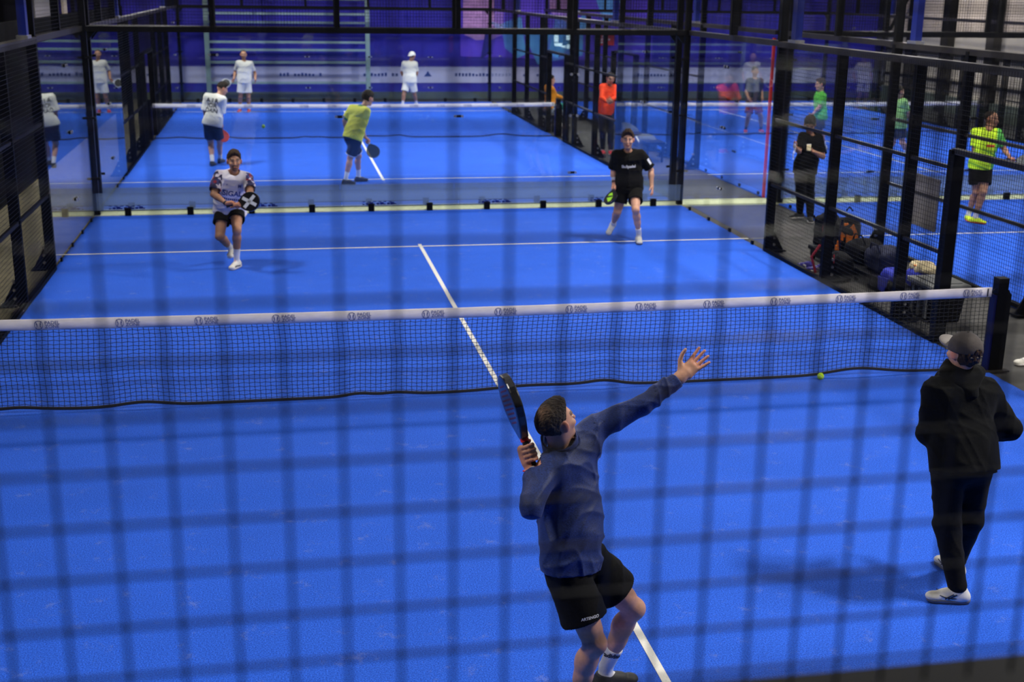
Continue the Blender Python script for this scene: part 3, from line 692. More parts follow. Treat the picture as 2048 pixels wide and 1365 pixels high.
class Person:
    def __init__(s, label, J, h=0.008, skin='fair', sc=1.0, look=None, lookup=None, group=None, hs=1.12):
        s.J = {k: A3(v) for k, v in J.items()}; J = s.J; s.h = h; s.sc = sc; s.hc = sc*hs; s.skin = A3(SKINS[skin])
        s.up = nrm(J['N']-J['P']); lat = J['SL']-J['SR']; s.lat = nrm(lat-s.up*(lat@s.up)); s.fw = np.cross(s.lat, s.up)
        hl = J['HL']-J['HR']; s.hlat = nrm(hl-s.up*(hl@s.up)); s.hfw = np.cross(s.hlat, s.up)
        hf = nrm(look if look is not None else s.fw); hu = A3(lookup) if lookup is not None else A3((0, 0, 1))
        s.hu = nrm(hu-hf*(hu@hf)); s.hf = hf; s.hl = np.cross(s.hu, s.hf)
        P = (J['AL']+J['AR'])/2; s.base = A3((J['P'][0], J['P'][1], 0.0))
        s.root = thing('person', label, 'person', tuple(s.base), group)
        allp = np.array(list(J.values())); s.lo = allp.min(0)-0.24*sc; s.hi = allp.max(0)+0.24*sc
    def link(s, name, fld, m, parent=None, tint=None, relax=1):
        V, F = fld.surface()
        me = np_mesh(name, V-s.base, F, (lambda v: tint(v+s.base)) if tint else None, relax); return link(name, me, m, parent or s.root)
    # --- body
    def torso(s, e=0.0):
        J, c, u = s.J, s.sc, s.up; P, N = J['P'], J['N']; L = np.linalg.norm(N-P); f = s.fw; g = s.hfw
        w = nrm(s.lat+s.hlat)
        return [(cap(P-u*0.02*c-g*0.012*c, P+u*0.08*c-g*0.005*c, 0.112*c+e, 0.105*c+e, s.hlat, 1.42), 0.03),
                (cap(P+u*0.08*c+g*0.005*c, P+u*L*0.5+f*0.012*c, 0.103*c+e, 0.106*c+e, w, 1.36), 0.05),
                (cap(P+u*L*0.5+f*0.012*c, N-u*0.14*c+f*0.012*c, 0.108*c+e, 0.112*c+e, s.lat, 1.42), 0.05),
                (cap(lerp(J['SR'], J['SL'], 0.14)-u*0.035*c, lerp(J['SR'], J['SL'], 0.86)-u*0.035*c, 0.070*c+e, 0.070*c+e), 0.06)]
    def head_prims(s):
        J, c = s.J, s.hc; H = J['H']; f, u, l = s.hf, s.hu, s.hl; ax = (f, l, u)
        o = [(ell(H+u*0.028*c-f*0.012*c, ax, (0.098*c, 0.077*c, 0.092*c)), 0.02), (ell(H+f*0.022*c-u*0.045*c, ax, (0.066*c, 0.056*c, 0.066*c)), 0.04),
             (ell(H+f*0.066*c-u*0.092*c, ax, (0.022*c, 0.026*c, 0.018*c)), 0.03), (ell(H+f*0.076*c+u*0.028*c, ax, (0.016*c, 0.048*c, 0.013*c)), 0.02),
             (cap(H+f*0.088*c+u*0.016*c, H+f*0.108*c-u*0.024*c, 0.0085*c, 0.0125*c), 0.012), (ell(H+f*0.088*c-u*0.056*c, ax, (0.011*c, 0.024*c, 0.010*c)), 0.012)]
        for sg in (-1, 1):
            o.append((ell(H-f*0.002*c+l*sg*0.079*c+u*0.002*c-f*0.004*c, (nrm(f+l*sg*0.0), nrm(l+f*sg*-0.35), u+f*-0.15), (0.021*c, 0.0095*c, 0.033*c)), 0.006))
            o.append((ell(H+f*0.062*c+l*sg*0.042*c-u*0.018*c, ax, (0.024*c, 0.022*c, 0.018*c)), 0.02))
        return o
    def hand(s, F, side, mode, fw=None, pn=None, axis=None, curl=0.5, spread=0.12, wv=None, scale=1.0):
        J, c = s.J, s.sc*scale; W, T, E = J['W'+side], J['F'+side], J['E'+side]; r = max(0.0088*c, 0.78*s.h)
        d = nrm(T-W) if fw is None else nrm(fw); sg = -1 if side == 'L' else 1
        if mode == 'grip':
            a = nrm(axis); C = T; w = W-C; w = nrm(w-a*(w@a)) if np.linalg.norm(w-a*(w@a)) > 0.01 else nrm(np.cross(a, (0, 0, 1)))
            pn_ = nrm(np.cross(a, w)) if pn is None else nrm(A3(pn)-a*(A3(pn)@a))
            if wv is not None: w = nrm(A3(wv)-a*(A3(wv)@a))
            b0 = -pn_; R = 0.027*c  # palm sits on the side away from pn
            F.add(cap(W, C+b0*0.022*c+w*0.02*c, 0.027*c, 0.026*c), 0.02)
            F.add(cap(C+b0*0.026*c-a*0.03*c, C+b0*0.026*c+a*0.03*c, 0.019*c, 0.021*c), 0.02)
            q = -w if (w@w) > 0 else np.cross(a, b0)
            q = nrm(q-b0*(q@b0))
            for i, o in enumerate((0.036, 0.013, -0.010, -0.032)):
                Ro = R+(0.002, 0.003, 0.002, -0.001)[i]*c; pts = []
                for th in (-10, 45, 100, 155, 205): t = math.radians(th); pts.append(C+a*(o*c+0.002*i)+(b0*math.cos(t)+q*math.sin(t))*Ro)
                for k in range(4): F.add(cap(pts[k], pts[k+1], r*1.12, r*1.05), 0.003)
            pts = [C+b0*0.03*c+a*0.02*c-q*0.012*c, C-q*0.032*c+a*0.040*c, C-q*0.026*c-b0*0.02*c+a*0.056*c]
            F.add(cap(pts[0], pts[1], r*1.35, r*1.2), 0.01); F.add(cap(pts[1], pts[2], r*1.2, r), 0.004); return
        n = nrm(A3(pn)-d*(A3(pn)@d)) if pn is not None else nrm(np.cross(d, s.lat))
        l = np.cross(d, n)*sg  # towards the thumb
        cl = 0.0 if mode == 'open' else curl
        F.add(cap(W-d*0.01*c, W+d*0.03*c, 0.026*c, 0.024*c, l, 1.15), 0.02)
        F.add(cap(W+d*0.028*c, W+d*0.078*c, 0.0150*c, 0.0140*c, l, 2.55), 0.012)
        for i, (o, L) in enumerate(((0.029, 0.072), (0.010, 0.080), (-0.010, 0.074), (-0.029, 0.058))):
            dd = nrm(d+l*(1.5-i)*spread); p = W+d*0.086*c+l*o*c; ang = cl*0.35; rr = r
            for j, fr in enumerate((0.45, 0.30, 0.25)):
                v = dd*math.cos(ang)+n*math.sin(ang); p2 = p+v*L*fr*c; F.add(cap(p, p2, rr, rr*0.93), 0.002 if j else 0.005); p = p2; rr *= 0.93; ang += cl*0.8+0.06
        t0 = W+d*0.022*c+l*0.026*c; t1 = t0+nrm(d*0.62+l*0.8+n*0.25)*0.042*c; t2 = t1+nrm(d*0.85+l*0.45+n*0.3)*0.032*c; t3 = t2+nrm(d*0.95+l*0.2+n*0.35)*0.026*c
        F.add(cap(t0, t1, r*1.6, r*1.25), 0.012); F.add(cap(t1, t2, r*1.25, r*1.1), 0.003); F.add(cap(t2, t3, r*1.1, r*0.95), 0.002)
    def body(s, hands, brow=(0.10, 0.06, 0.04), beard=0.0, lips=True, name='body', sleeves=False, trousers=False):
        J, c = s.J, s.sc; F = Field(s.lo, s.hi, s.h); H, N = J['H'], J['N']
        for p, k in s.torso(-0.018): F.add(p, k)
        F.add(cap(N-s.up*0.05*c, H-s.hu*0.055*c-s.hf*0.022*c, 0.056*c, 0.052*c), 0.025)
        for S in ('SL', 'SR'): F.add(cap(N-s.up*0.01*c, J[S]-s.up*0.0*c, 0.040*c, 0.042*c), 0.04)
        for p, k in s.head_prims(): F.add(p, k)
        for sg in (-1, 1): F.add(ell(H+(s.hf*0.094+s.hl*sg*0.033+s.hu*0.010)*s.hc, (s.hf, s.hl, s.hu), (0.016*c, 0.019*c, 0.010*c)), 0.012, 's')
        for q in 'LR':
            S, E, W, Hp, K, A, T = (J[n+q] for n in ('S', 'E', 'W', 'H', 'K', 'A', 'T'))
            ar = 0.78 if sleeves else 1.0; lr = 0.75 if trousers else 1.0
            F.add(ell(S, ((1, 0, 0), (0, 1, 0), (0, 0, 1)), (0.052*c,)*3), 0.04)
            F.add(cap(S, E, 0.047*c*ar, 0.040*c*ar), 0.03); F.add(cap(lerp(S, E, 0.45), lerp(S, E, 0.75), 0.047*c*ar, 0.045*c*ar), 0.03)
            F.add(cap(E, lerp(E, W, 0.35), 0.041*c*ar, 0.043*c*ar), 0.02); F.add(cap(lerp(E, W, 0.3), W, 0.043*c*ar, 0.027*c), 0.02)
            fk = nrm(K-lerp(Hp, A, 0.5)) if np.linalg.norm(K-lerp(Hp, A, 0.5)) > 0.03 else s.hfw
            F.add(cap(Hp, K, 0.080*c*lr, 0.056*c*lr), 0.03); F.add(cap(lerp(Hp, K, 0.4)+fk*0.012*c, lerp(Hp, K, 0.8)+fk*0.008*c, 0.072*c*lr, 0.058*c*lr), 0.03)
            F.add(ell(K+fk*0.014*c, ((1, 0, 0), (0, 1, 0), (0, 0, 1)), (0.046*c*lr,)*3), 0.025)
            F.add(cap(K, lerp(K, A, 0.3)-fk*0.016*c*lr, 0.050*c*lr, 0.054*c*lr), 0.03); F.add(cap(lerp(K, A, 0.25)-fk*0.016*c*lr, lerp(K, A, 0.55)-fk*0.008*c, 0.055*c*lr, 0.046*c*lr), 0.03)
            F.add(cap(lerp(K, A, 0.5)-fk*0.004*c, A, 0.044*c, 0.033*c), 0.03); fo, fe, fn_, fl = s.foot_frame(q); F.add(cap(A, fo+fn_*0.05*c, 0.032*c, 0.028*c), 0.02); F.add(cap(fo+fn_*0.05*c, fo+fe*0.11*c+fn_*0.032*c, 0.028*c, 0.018*c), 0.02)
            if hands.get(q): s.hand(F, q, **hands[q])
        sk = s.skin; hf, hu, hl = s.hf, s.hu, s.hl; br = A3(brow)
        def tint(V):
            C = np.tile(sk, (len(V), 1)); d = V-H; x = d@hf/s.hc; y = d@hl/s.hc; z = d@hu/s.hc; near = (x > 0.05) & (np.abs(y) < 0.07) & (np.abs(z) < 0.12)
            def mixin(m, col, a): C[m] = C[m]*(1-a)+A3(col)*a
            if lips: mixin(near & (np.abs(z+0.057) < 0.009) & (np.abs(y) < 0.024), sk*A3((0.72, 0.42, 0.42)), 0.85)
            mixin(near & (np.abs(z-0.036) < 0.0095) & (np.abs(np.abs(y)-0.034) < 0.021), br, 0.85)
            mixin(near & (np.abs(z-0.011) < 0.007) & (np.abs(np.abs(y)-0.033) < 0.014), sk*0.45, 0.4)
            if beard:
                mixin((x > 0.0) & (z < -0.035) & (z > -0.125) & (np.abs(y) < 0.075) & ((np.abs(y) < 0.034) | (beard < 0.5)) & ~((np.abs(z+0.057) < 0.008) & (np.abs(y) < 0.022)), br, beard)
                mixin(near & (np.abs(z+0.042) < 0.007) & (np.abs(y) < 0.03), br, min(1, beard*1.6))
            for q in 'LR':
                m = (np.linalg.norm(V-J['F'+q], axis=1) < 0.09*c); mixin(m, sk*A3((1.12, 0.88, 0.85)), 0.6)
            m = ((np.abs(y) > 0.078) & (np.abs(z) < 0.04) & (np.abs(x) < 0.03)); mixin(m, sk*A3((1.1, 0.72, 0.68)), 0.7)
            return np.clip(C, 0, 1)
        s.bodyo = s.link(name, F, M.skin, tint=tint); return s
    def eyes(s):
        H, c = s.J['H'], s.hc
        for sg in (-1, 1):
            p = H+s.hf*0.079*c+s.hl*sg*0.032*c+s.hu*0.009*c
            e = MB().ball(p-s.base, (0.007*c, 0.011*c, 0.0048*c), 10, 6, (s.hf, s.hl, s.hu)).build('eye', M.eye, s.bodyo, smooth=True)
            MB().ball(p+s.hf*0.004*c-s.base, (0.004*c, 0.0055*c, 0.0052*c), 8, 5, (s.hf, s.hl, s.hu)).build('iris', M.iris, s.bodyo, smooth=True)
    def hair(s, m, thick=0.014, front=0.045, low=-0.035, top=0.0, sweep=0.0, tint=None, h=None, name='hair'):
        H, c = s.J['H'], s.hc; h = h or s.h; F = Field(H-0.19, H+0.19, h); f, u, l = s.hf, s.hu, s.hl
        F.add(ell(H+u*(0.028+top*0.5)*c-f*0.014*c, (f, l, u), (0.098*c+thick, 0.077*c+thick*0.55, 0.092*c+thick+top)), 0.01)
        if top: F.add(ell(H+u*(0.092+top*0.4)*c+f*(0.035+sweep)*c, (f, l, u), (0.06*c, 0.058*c, 0.035*c+top)), 0.03)
        rough = 0.3 if h < 0.005 else 1.0
        F.disp(lambda x, y, z: rough*0.0035*np.sin(150*x+30*z)*np.sin(140*y-25*z)+rough*0.003*np.sin(80*x-95*y+60*z))
        # face opening, nape and sideburns
        wob = lambda x, y, z: 0.006*np.sin(170*x+40*z)*np.sin(150*y-60*z)+0.004*np.sin(260*(x+y)-90*z)
        pf = H+u*0.10*c+f*0.080*c; F.cut(pf+f*(front-0.045)*c, nrm(f*0.80-u*0.52))
        F.cut(H+u*low*c, nrm(-u-f*0.35))
        F.disp(lambda x, y, z: rough*wob(x, y, z)*0.8)
        for sg in (-1, 1): F.add(ell(H+f*0.055*c+l*sg*0.085*c-u*0.03*c, (f, l, u), (0.06*c, 0.03*c, 0.062*c)), 0.01, 's'); F.add(ell(H-f*0.004*c+l*sg*0.09*c-u*0.004*c, (f, l, u), (0.036*c, 0.034*c, 0.046*c)), 0.006, 's')
        return s.link(name, F, m, tint=tint, relax=1)
    # --- clothes
    def folds(s, amp, seed=0):
        r = np.random.RandomState(seed); B = s.base; K = []
        for _ in range(6):
            d = nrm(nrm(r.normal(size=3))*0.8+s.up*r.choice((-1, 1))*0.7); K.append((d*r.uniform(15, 32), r.normal(size=3)*9, r.normal(size=3)*6, r.uniform(0, 6, 3)))
        def fn(x, y, z):
            x, y, z = x-B[0], y-B[1], z-B[2]; o = 0
            for k, w, m, ph in K:
                a = np.sin(x*k[0]+y*k[1]+z*k[2]+ph[0]+1.3*np.sin(x*w[0]+y*w[1]+z*w[2]+ph[1])); g = np.clip(np.sin(x*m[0]+y*m[1]+z*m[2]+ph[2])+0.25, 0, 1)
                o = o-(1-np.abs(a))**2*1.2*g
            return amp*o*0.8
        return fn
    def shirt(s, m, sleeve=0.72, hem=-0.06, e=0.020, h=None, amp=0.005, seed=0, name='t_shirt', tint=None, collar=0.062, cuff=None, belly=0.0, hemdir=None, sleeve_r=(0.068, 0.064), long_r=(0.055, 0.041), drape=()):
        J, c = s.J, s.sc; h = h or s.h; F = Field(s.lo, s.hi, h)
        for p, k in s.torso(e): F.add(p, k)
        u = s.up
        F.add(cap(J['P']-u*0.10*c, J['P']+u*0.12*c, 0.118*c+e+belly, 0.112*c+e+belly, s.hlat, 1.38), 0.05)
        for S in ('SL', 'SR'): F.add(cap(J['N']-u*0.02*c, J[S], 0.050*c+e*0.6, 0.052*c+e*0.6), 0.04)
        th = max(0.012, 2.1*h)
        for q in 'LR':
            S, E, W = J['S'+q], J['E'+q], J['W'+q]
            if sleeve is None: continue
            if sleeve <= 1:
                end = lerp(S, E, sleeve+0.12); F.add(cap(S, end, sleeve_r[0]*c, sleeve_r[1]*c), 0.03)
            else:
                F.add(cap(S, E, 0.064*c, long_r[0]*c), 0.03); F.add(cap(E, lerp(E, W, 0.96), long_r[0]*c, long_r[1]*c), 0.02)
        for pr_ in drape: F.add(pr_, 0.05)
        F.disp(s.folds(amp, seed))
        F.shell(th)
        F.cut(J['P']+u*hem*c, -nrm(u if hemdir is None else A3(hemdir)))
        if sleeve is not None and sleeve <= 1:
            # flat sleeve ends: only act near each arm
            for q in 'LR':
                S, E = J['S'+q], J['E'+q]; d = nrm(E-S); p = lerp(S, E, sleeve)
                F.add(cap(p+d*0.055*c, p+d*0.13*c, 0.001, 0.001), 0.0, 's') if False else None
                sl_, x, y, z = F.blk(p-0.17*c, p+0.17*c)
                dd = (x-p[0])*d[0]+(y-p[1])*d[1]+(z-p[2])*d[2]; rr = np.sqrt((x-p[0]-dd*d[0])**2+(y-p[1]-dd*d[1])**2+(z-p[2]-dd*d[2])**2)
                # keep torso points: those close to the spine line
                t = s.torso(e+0.012); dt = None
                for (fn, lo, hi), k in t:
                    v = fn(x, y, z); dt = v if dt is None else np.minimum(dt, v)
                mask = (dd > 0) & (rr < 0.12*c) & (dt > 0)
                a = F.a[sl_]; F.a[sl_] = np.where(mask, np.maximum(a, np.minimum(dd, 0.02)), a)
        if sleeve is not None and sleeve > 1:
            for q in 'LR':
                E, W = J['E'+q], J['W'+q]; d = nrm(W-E); p = lerp(E, W, 0.90); b = F.blk(p-0.12*c, p+0.12*c)
                if b is None: continue
                sl_, x, y, z = b; dd = (x-p[0])*d[0]+(y-p[1])*d[1]+(z-p[2])*d[2]; rr = np.sqrt(np.maximum((x-p[0])**2+(y-p[1])**2+(z-p[2])**2-dd*dd, 0)); dt = None
                for (fn, lo, hi), k in s.torso(e+0.015):
                    v = fn(x, y, z); dt = v if dt is None else np.minimum(dt, v)
                a = F.a[sl_]; F.a[sl_] = np.where((rr < 0.08*c) & (dt > 0), np.maximum(a, dd), a)
        # neck opening
        H = J['H']; nk = lerp(J['N'], H-s.hu*0.05*c, 0.5)
        F.add(cap(J['N']+s.fw*0.02*c-u*0.012*c, nk+(nk-J['N'])*2.2+s.fw*0.035*c, collar*c, collar*c*1.25), 0.01, 's')
        s.shirto = s.link(name, F, m, tint=tint, relax=2); return s.shirto
    def legs(s, m, frac=0.62, e=0.026, h=None, amp=0.004, seed=3, name='shorts', flare=0.018, top=0.10, tint=None):
        J, c = s.J, s.sc; h = h or s.h; F = Field(s.lo, s.hi, h); u = s.up
        F.add(cap(J['P']-u*0.03*c-s.hfw*0.012*c, J['P']+u*top*c, 0.108*c+e*0.45, 0.098*c+e*0.2, s.hlat, 1.38), 0.03)
        for q in 'LR':
            Hp, K, A = J['H'+q], J['K'+q], J['A'+q]
            if frac <= 1: F.add(cap(lerp(Hp, K, 0.08), lerp(Hp, K, frac+0.15), 0.080*c+e, 0.068*c+e+flare), 0.05)
            else:
                F.add(cap(lerp(Hp, K, 0.06), K, 0.080*c+e, 0.060*c+e*0.7), 0.05); F.add(cap(K, lerp(K, A, frac-1.0), 0.062*c+e*0.8, 0.044*c+e*0.6), 0.03)
        F.disp(s.folds(amp, seed)); F.shell(max(0.012, 2.1*h)); F.cut(J['P']+u*(top-0.005)*c, u)
        if frac <= 1:
            for q in 'LR':
                Hp, K = J['H'+q], J['K'+q]; d = nrm(K-Hp); p = lerp(Hp, K, frac); o = J['H'+('R' if q == 'L' else 'L')]; ok = J['K'+('R' if q == 'L' else 'L')]
                sl_, x, y, z = F.blk(p-0.24*c, p+0.24*c); dd = (x-p[0])*d[0]+(y-p[1])*d[1]+(z-p[2])*d[2]
                f1 = cap(Hp, K, 0, 0)[0](x, y, z); f2 = cap(o, ok, 0, 0)[0](x, y, z); mask = (f1 <= f2)
                a = F.a[sl_]; F.a[sl_] = np.where(mask, np.maximum(a, dd), a)
        s.legso = s.link(name, F, m, tint=tint, relax=2); return s.legso
    def foot_frame(s, q):
        J = s.J; A, T, K = J['A'+q], J['T'+q], J['K'+q]
        if A[2] < 0.165:
            e = T-A; e = nrm((e[0], e[1], 0)); n = A3((0, 0, 1)); o = A3((A[0], A[1], 0.002)); return o, e, n, np.cross(n, e)
        e0 = nrm(T-A); sd = nrm(K-A); n0 = nrm(sd-e0*(sd@e0)); t = math.radians(14); e = nrm(e0*math.cos(t)+n0*math.sin(t)); n = nrm(n0*math.cos(t)-e0*math.sin(t))
        return A-n*0.085*s.sc, e, n, np.cross(n, e)
    def shoes(s, m, sole, sock=M.sock, sock_h=0.13, h=None, laces=None):
        c = s.sc; h = h or min(s.h, 0.008)
        for q in 'LR':
            J = s.J; A, K = J['A'+q], J['K'+q]; o, e, n, l = s.foot_frame(q)
            P = lambda x, y, z: o+(e*x+l*y+n*z)*c
            if sock is not None:
                F = Field(np.minimum(A, P(0, 0, 0))-0.12, np.maximum(A, lerp(A, K, 0.45))+0.12, h); d = nrm(K-A); top = A+d*(sock_h*c)
                F.add(cap(P(0, 0, 0.06), A, 0.038*c, 0.039*c), 0.01); F.add(cap(P(-0.01, 0, 0.078), P(0.075, 0, 0.052), 0.037*c, 0.031*c), 0.02); F.add(cap(A, A+d*(sock_h+0.06)*c, 0.039*c, 0.050*c), 0.01); F.cut(top, d)
                s.link('sock', F, sock)
            F = Field(P(0.06, 0, 0.06)-0.22*c, P(0.06, 0, 0.06)+0.22*c, h)
            F.add(cap(P(-0.045, 0, 0.035), P(0.135, 0, 0.028), 0.040*c, 0.034*c, l, 1.10), 0.02); F.add(cap(P(-0.02, 0, 0.05), P(0.07, 0, 0.045), 0.042*c, 0.034*c), 0.03)
            F.add(cap(P(-0.015, 0, 0.05), P(-0.012, 0, 0.092), 0.043*c, 0.042*c), 0.03); F.add(cap(P(0.02, 0, 0.066), P(0.095, 0, 0.046), 0.036*c, 0.033*c), 0.02); F.add(ell(P(0.155, 0, 0.032), (e, l, n), (0.042*c, 0.044*c, 0.027*c)), 0.02)
            F.cut(P(0, 0, 0.098), nrm(n+e*0.1)); F.cut(P(0, 0, 0.018), -n)
            sh = s.link('shoe', F, m)
            F = Field(P(0.06, 0, 0.0)-0.2*c, P(0.06, 0, 0.05)+0.2*c, h)
            F.add(cap(P(-0.045, 0, 0.02), P(0.145, 0.0, 0.02), 0.042*c, 0.045*c, l, 1.08), 0.01); F.cut(P(0, 0, 0.026), n); F.cut(P(0, 0, 0.001), -n)
            V, Fq = F.surface(); link('sole', np_mesh('sole', V-s.base, Fq), sole, sh)
            if laces is not None:
                for k in range(4):
                    x = 0.045+0.02*k; MB().tube([Vector(P(x, -0.028, 0.062-0.16*k*0.02+0.008)-s.base), Vector(P(x+0.006, 0, 0.079-0.16*k*0.022+0.004)-s.base), Vector(P(x, 0.028, 0.062-0.16*k*0.02+0.008)-s.base)], 0.004*c, 5).build('lace', laces, sh)
    def band(s, q, m, name='wristband', t=0.0, wd=0.03, r=0.034):
        E, W = s.J['E'+q], s.J['W'+q]; d = nrm(W-E); p = W-d*t; B = s.base
        return MB().tube([Vector(p-d*wd-B), Vector(p-d*wd*0.5-B), Vector(p-B)], [r, r*1.06, r], 14).build(name, m, s.root, smooth=True)

def racket(label, grip, axis, normal, m_edge, m_face, m_grip, mark=None, holes=True, cord=None, sc=1.0, deco=None):
    """padel racket: grip = middle of handle, axis = towards the head, normal = face direction"""
    a = nrm(axis); n = nrm(A3(normal)-a*(A3(normal)@a)); l = np.cross(n, a); B = A3(grip)
    t = thing('padel_racket', label, 'racket', tuple(B)); R = Matrix((l, n, a)).transposed().to_4x4(); t.rotation_euler = R.to_euler()
    hc, rx, rz = 0.225*sc, 0.130*sc, 0.138*sc
    out = [(rx*math.sin(2*PI*k/36)*(1.0 if math.cos(2*PI*k/36) > -0.3 else 0.96), hc+rz*math.cos(2*PI*k/36)) for k in range(36)]
    P = [(x, z) for x, z in out if z > hc-0.115*sc]; P = sorted(P, key=lambda q: -math.atan2(q[0], q[1]-hc))
    left = [p for p in P]; left += [(0.022*sc, 0.062*sc), (-0.022*sc, 0.062*sc)]
    cxm = 0; left = sorted(left, key=lambda q: math.atan2(q[1]-0.17*sc, q[0]))
    mb = MB().prism(left, (0, 0.019*sc, 0), (1, 0, 0), (0, 0, 1), (0, -1, 0), 0.038*sc); mb.build('frame', m_edge, t, bevel=0.007*sc)
    for sgn in (-1, 1):
        fb = MB().prism([(x*0.86, hc+(z-hc)*0.86) for x, z in [(rx*math.sin(2*PI*k/28), hc+rz*math.cos(2*PI*k/28)) for k in range(28)]], (0, sgn*0.0185*sc, 0), (1, 0, 0), (0, 0, 1), (0, sgn, 0), 0.0012*sc)
        fo = fb.build('face', m_face, t)
        if holes:
            hb = MB()
            for i in range(-4, 5):
                for j in range(-4, 5):
                    x, z = i*0.021*sc, hc+j*0.021*sc
                    if (x/rx)**2+((z-hc)/rz)**2 < 0.50: hb.tube([(x, sgn*0.0190*sc, z), (x, sgn*0.0203*sc, z)], 0.0052*sc, 8)
            stuff(hb.build('drilled_holes', M.hole if deco is None else M.darkprint, fo))
        if deco == 'x':
            xb = MB()
            for sg in (-1, 1): xb.obox((0, sgn*0.0206*sc, hc), (0.62*sg, 0, 0.78), (0, 1, 0), (0.78*-sg, 0, 0.62), 0.105*sc, 0.0008, 0.022*sc)
            xb.build('pale_cross', M.racket_white, fo)
        if deco == 'green':
            xb = MB(); xb.prism([(-0.07*sc, hc), (-0.02*sc, hc+0.1*sc), (0.03*sc, hc+0.09*sc), (0.06*sc, hc+0.01*sc)], (0, sgn*0.020*sc, 0), (1, 0, 0), (0, 0, 1), (0, sgn, 0), 0.0012)
            xb.prism([(-0.06*sc, hc-0.04*sc), (0.05*sc, hc-0.02*sc), (0.02*sc, hc-0.09*sc), (-0.03*sc, hc-0.085*sc)], (0, sgn*0.020*sc, 0), (1, 0, 0), (0, 0, 1), (0, sgn, 0), 0.0012)
            xb.build('green_panel', M.racket_green, fo)
        if deco == 'red':
            xb = MB(); xb.prism([(-0.09*sc, hc+0.02*sc), (-0.06*sc, hc+0.09*sc), (0.07*sc, hc+0.10*sc), (0.03*sc, hc+0.06*sc), (-0.03*sc, hc+0.045*sc)], (0, sgn*0.020*sc, 0), (1, 0, 0), (0, 0, 1), (0, sgn, 0), 0.0012); xb.build('red_flash', M.racket_red, fo)
    MB().tube([(0, 0, -0.085*sc), (0, 0, -0.07*sc), (0, 0, 0.05*sc), (0, 0, 0.07*sc)], [0.019*sc, 0.0165*sc, 0.016*sc, 0.019*sc], 10).build('grip', m_grip, t)
    if mark: MB().tube([(0, 0, 0.048*sc), (0, 0, 0.066*sc)], 0.0195*sc, 10).build('grip_collar', mark, t)
    MB().tube([(0, 0, -0.094*sc), (0, 0, -0.083*sc)], 0.021*sc, 10).build('butt_cap', m_edge, t)
    return t

# ------------------------------------------------------------------ the people
VR, VU, VF = A3((0.9788, -0.1813, 0.0135)), A3((0.0, 0.27, 0.96)), A3((0.18, 0.944, -0.275))  # picture right, up and away, for orienting hands and heads

# server in the heather navy pullover
J = dict(H=(-0.703,-5.379,1.628),N=(-0.657,-5.291,1.472),SR=(-0.758,-5.440,1.415),SL=(-0.488,-5.227,1.519),ER=(-0.887,-5.657,1.306),WR=(-0.836,-5.428,1.400),FR=(-0.845,-5.405,1.482),EL=(-0.210,-5.203,1.637),WL=(0.009,-5.161,1.773),FL=(0.137,-5.159,1.899),P=(-0.626,-5.435,0.958),HR=(-0.672,-5.505,0.895),HL=(-0.565,-5.355,0.905),KR=(-0.529,-5.608,0.510),KL=(-0.254,-5.355,0.550),AR=(-0.601,-5.518,0.093),AL=(-0.357,-5.228,0.138),TL=(-0.237,-5.207,0.028),TR=(-0.483,-5.610,0.032))
look = 0.75*VR+0.45*VU+0.45*VF
p = Person('man in navy long-sleeved pullover reaching up, racket raised behind him', J, 0.0055, 'fair', look=look, lookup=-0.6*VR+0.5*VU-0.6*VF, hs=0.97)
rax = nrm(-0.29*VR+0.95*VU+0.05*VF)
p.body({'L': dict(mode='open', pn=-VF+0.25*VU, fw=0.72*VR+0.62*VU+0.1*VF, spread=0.13, scale=1.12), 'R': dict(mode='grip', axis=rax, pn=VR, wv=VF, scale=1.12)}, brow=(0.08, 0.05, 0.035), beard=0.15, sleeves=True)
p.eyes()
def crown(V, H=p.J['H'], f=p.hf, u=p.hu):
    d = V-H; C = np.ones((len(V), 3))*A3((0.030, 0.020, 0.013)); q = np.linalg.norm(d-(u*0.095-f*0.06), axis=1); a = np.clip(1-q/0.055, 0, 1)[:, None]
    C = C*(1-a)+A3((0.16, 0.085, 0.05))*a; s_ = np.clip((d@(-p.hl)-0.055)/0.03, 0, 1)[:, None]; return C*(1-s_*0.5)+A3((0.10, 0.085, 0.07))*s_*0.5
p.hair(M.hair_grey, 0.007, front=0.02, low=-0.045, top=0.006, tint=crown, h=0.004)
sh = p.shirt(M.navy_heather, sleeve=2, hem=-0.10, e=0.012, h=0.006, amp=0.008, long_r=(0.050, 0.037), seed=11, name='pullover', collar=0.066, hemdir=p.up*0.9+A3((0.1, 0.0, 0.3)), drape=[cap(p.J['P']+p.up*0.10+p.fw*0.07, p.J['P']+p.up*0.24+p.fw*0.055, 0.085, 0.07, p.lat, 1.3), cap(p.J['P']+p.up*0.02+VR*0.05, p.J['P']+p.up*0.2+VR*0.105, 0.09, 0.075)])
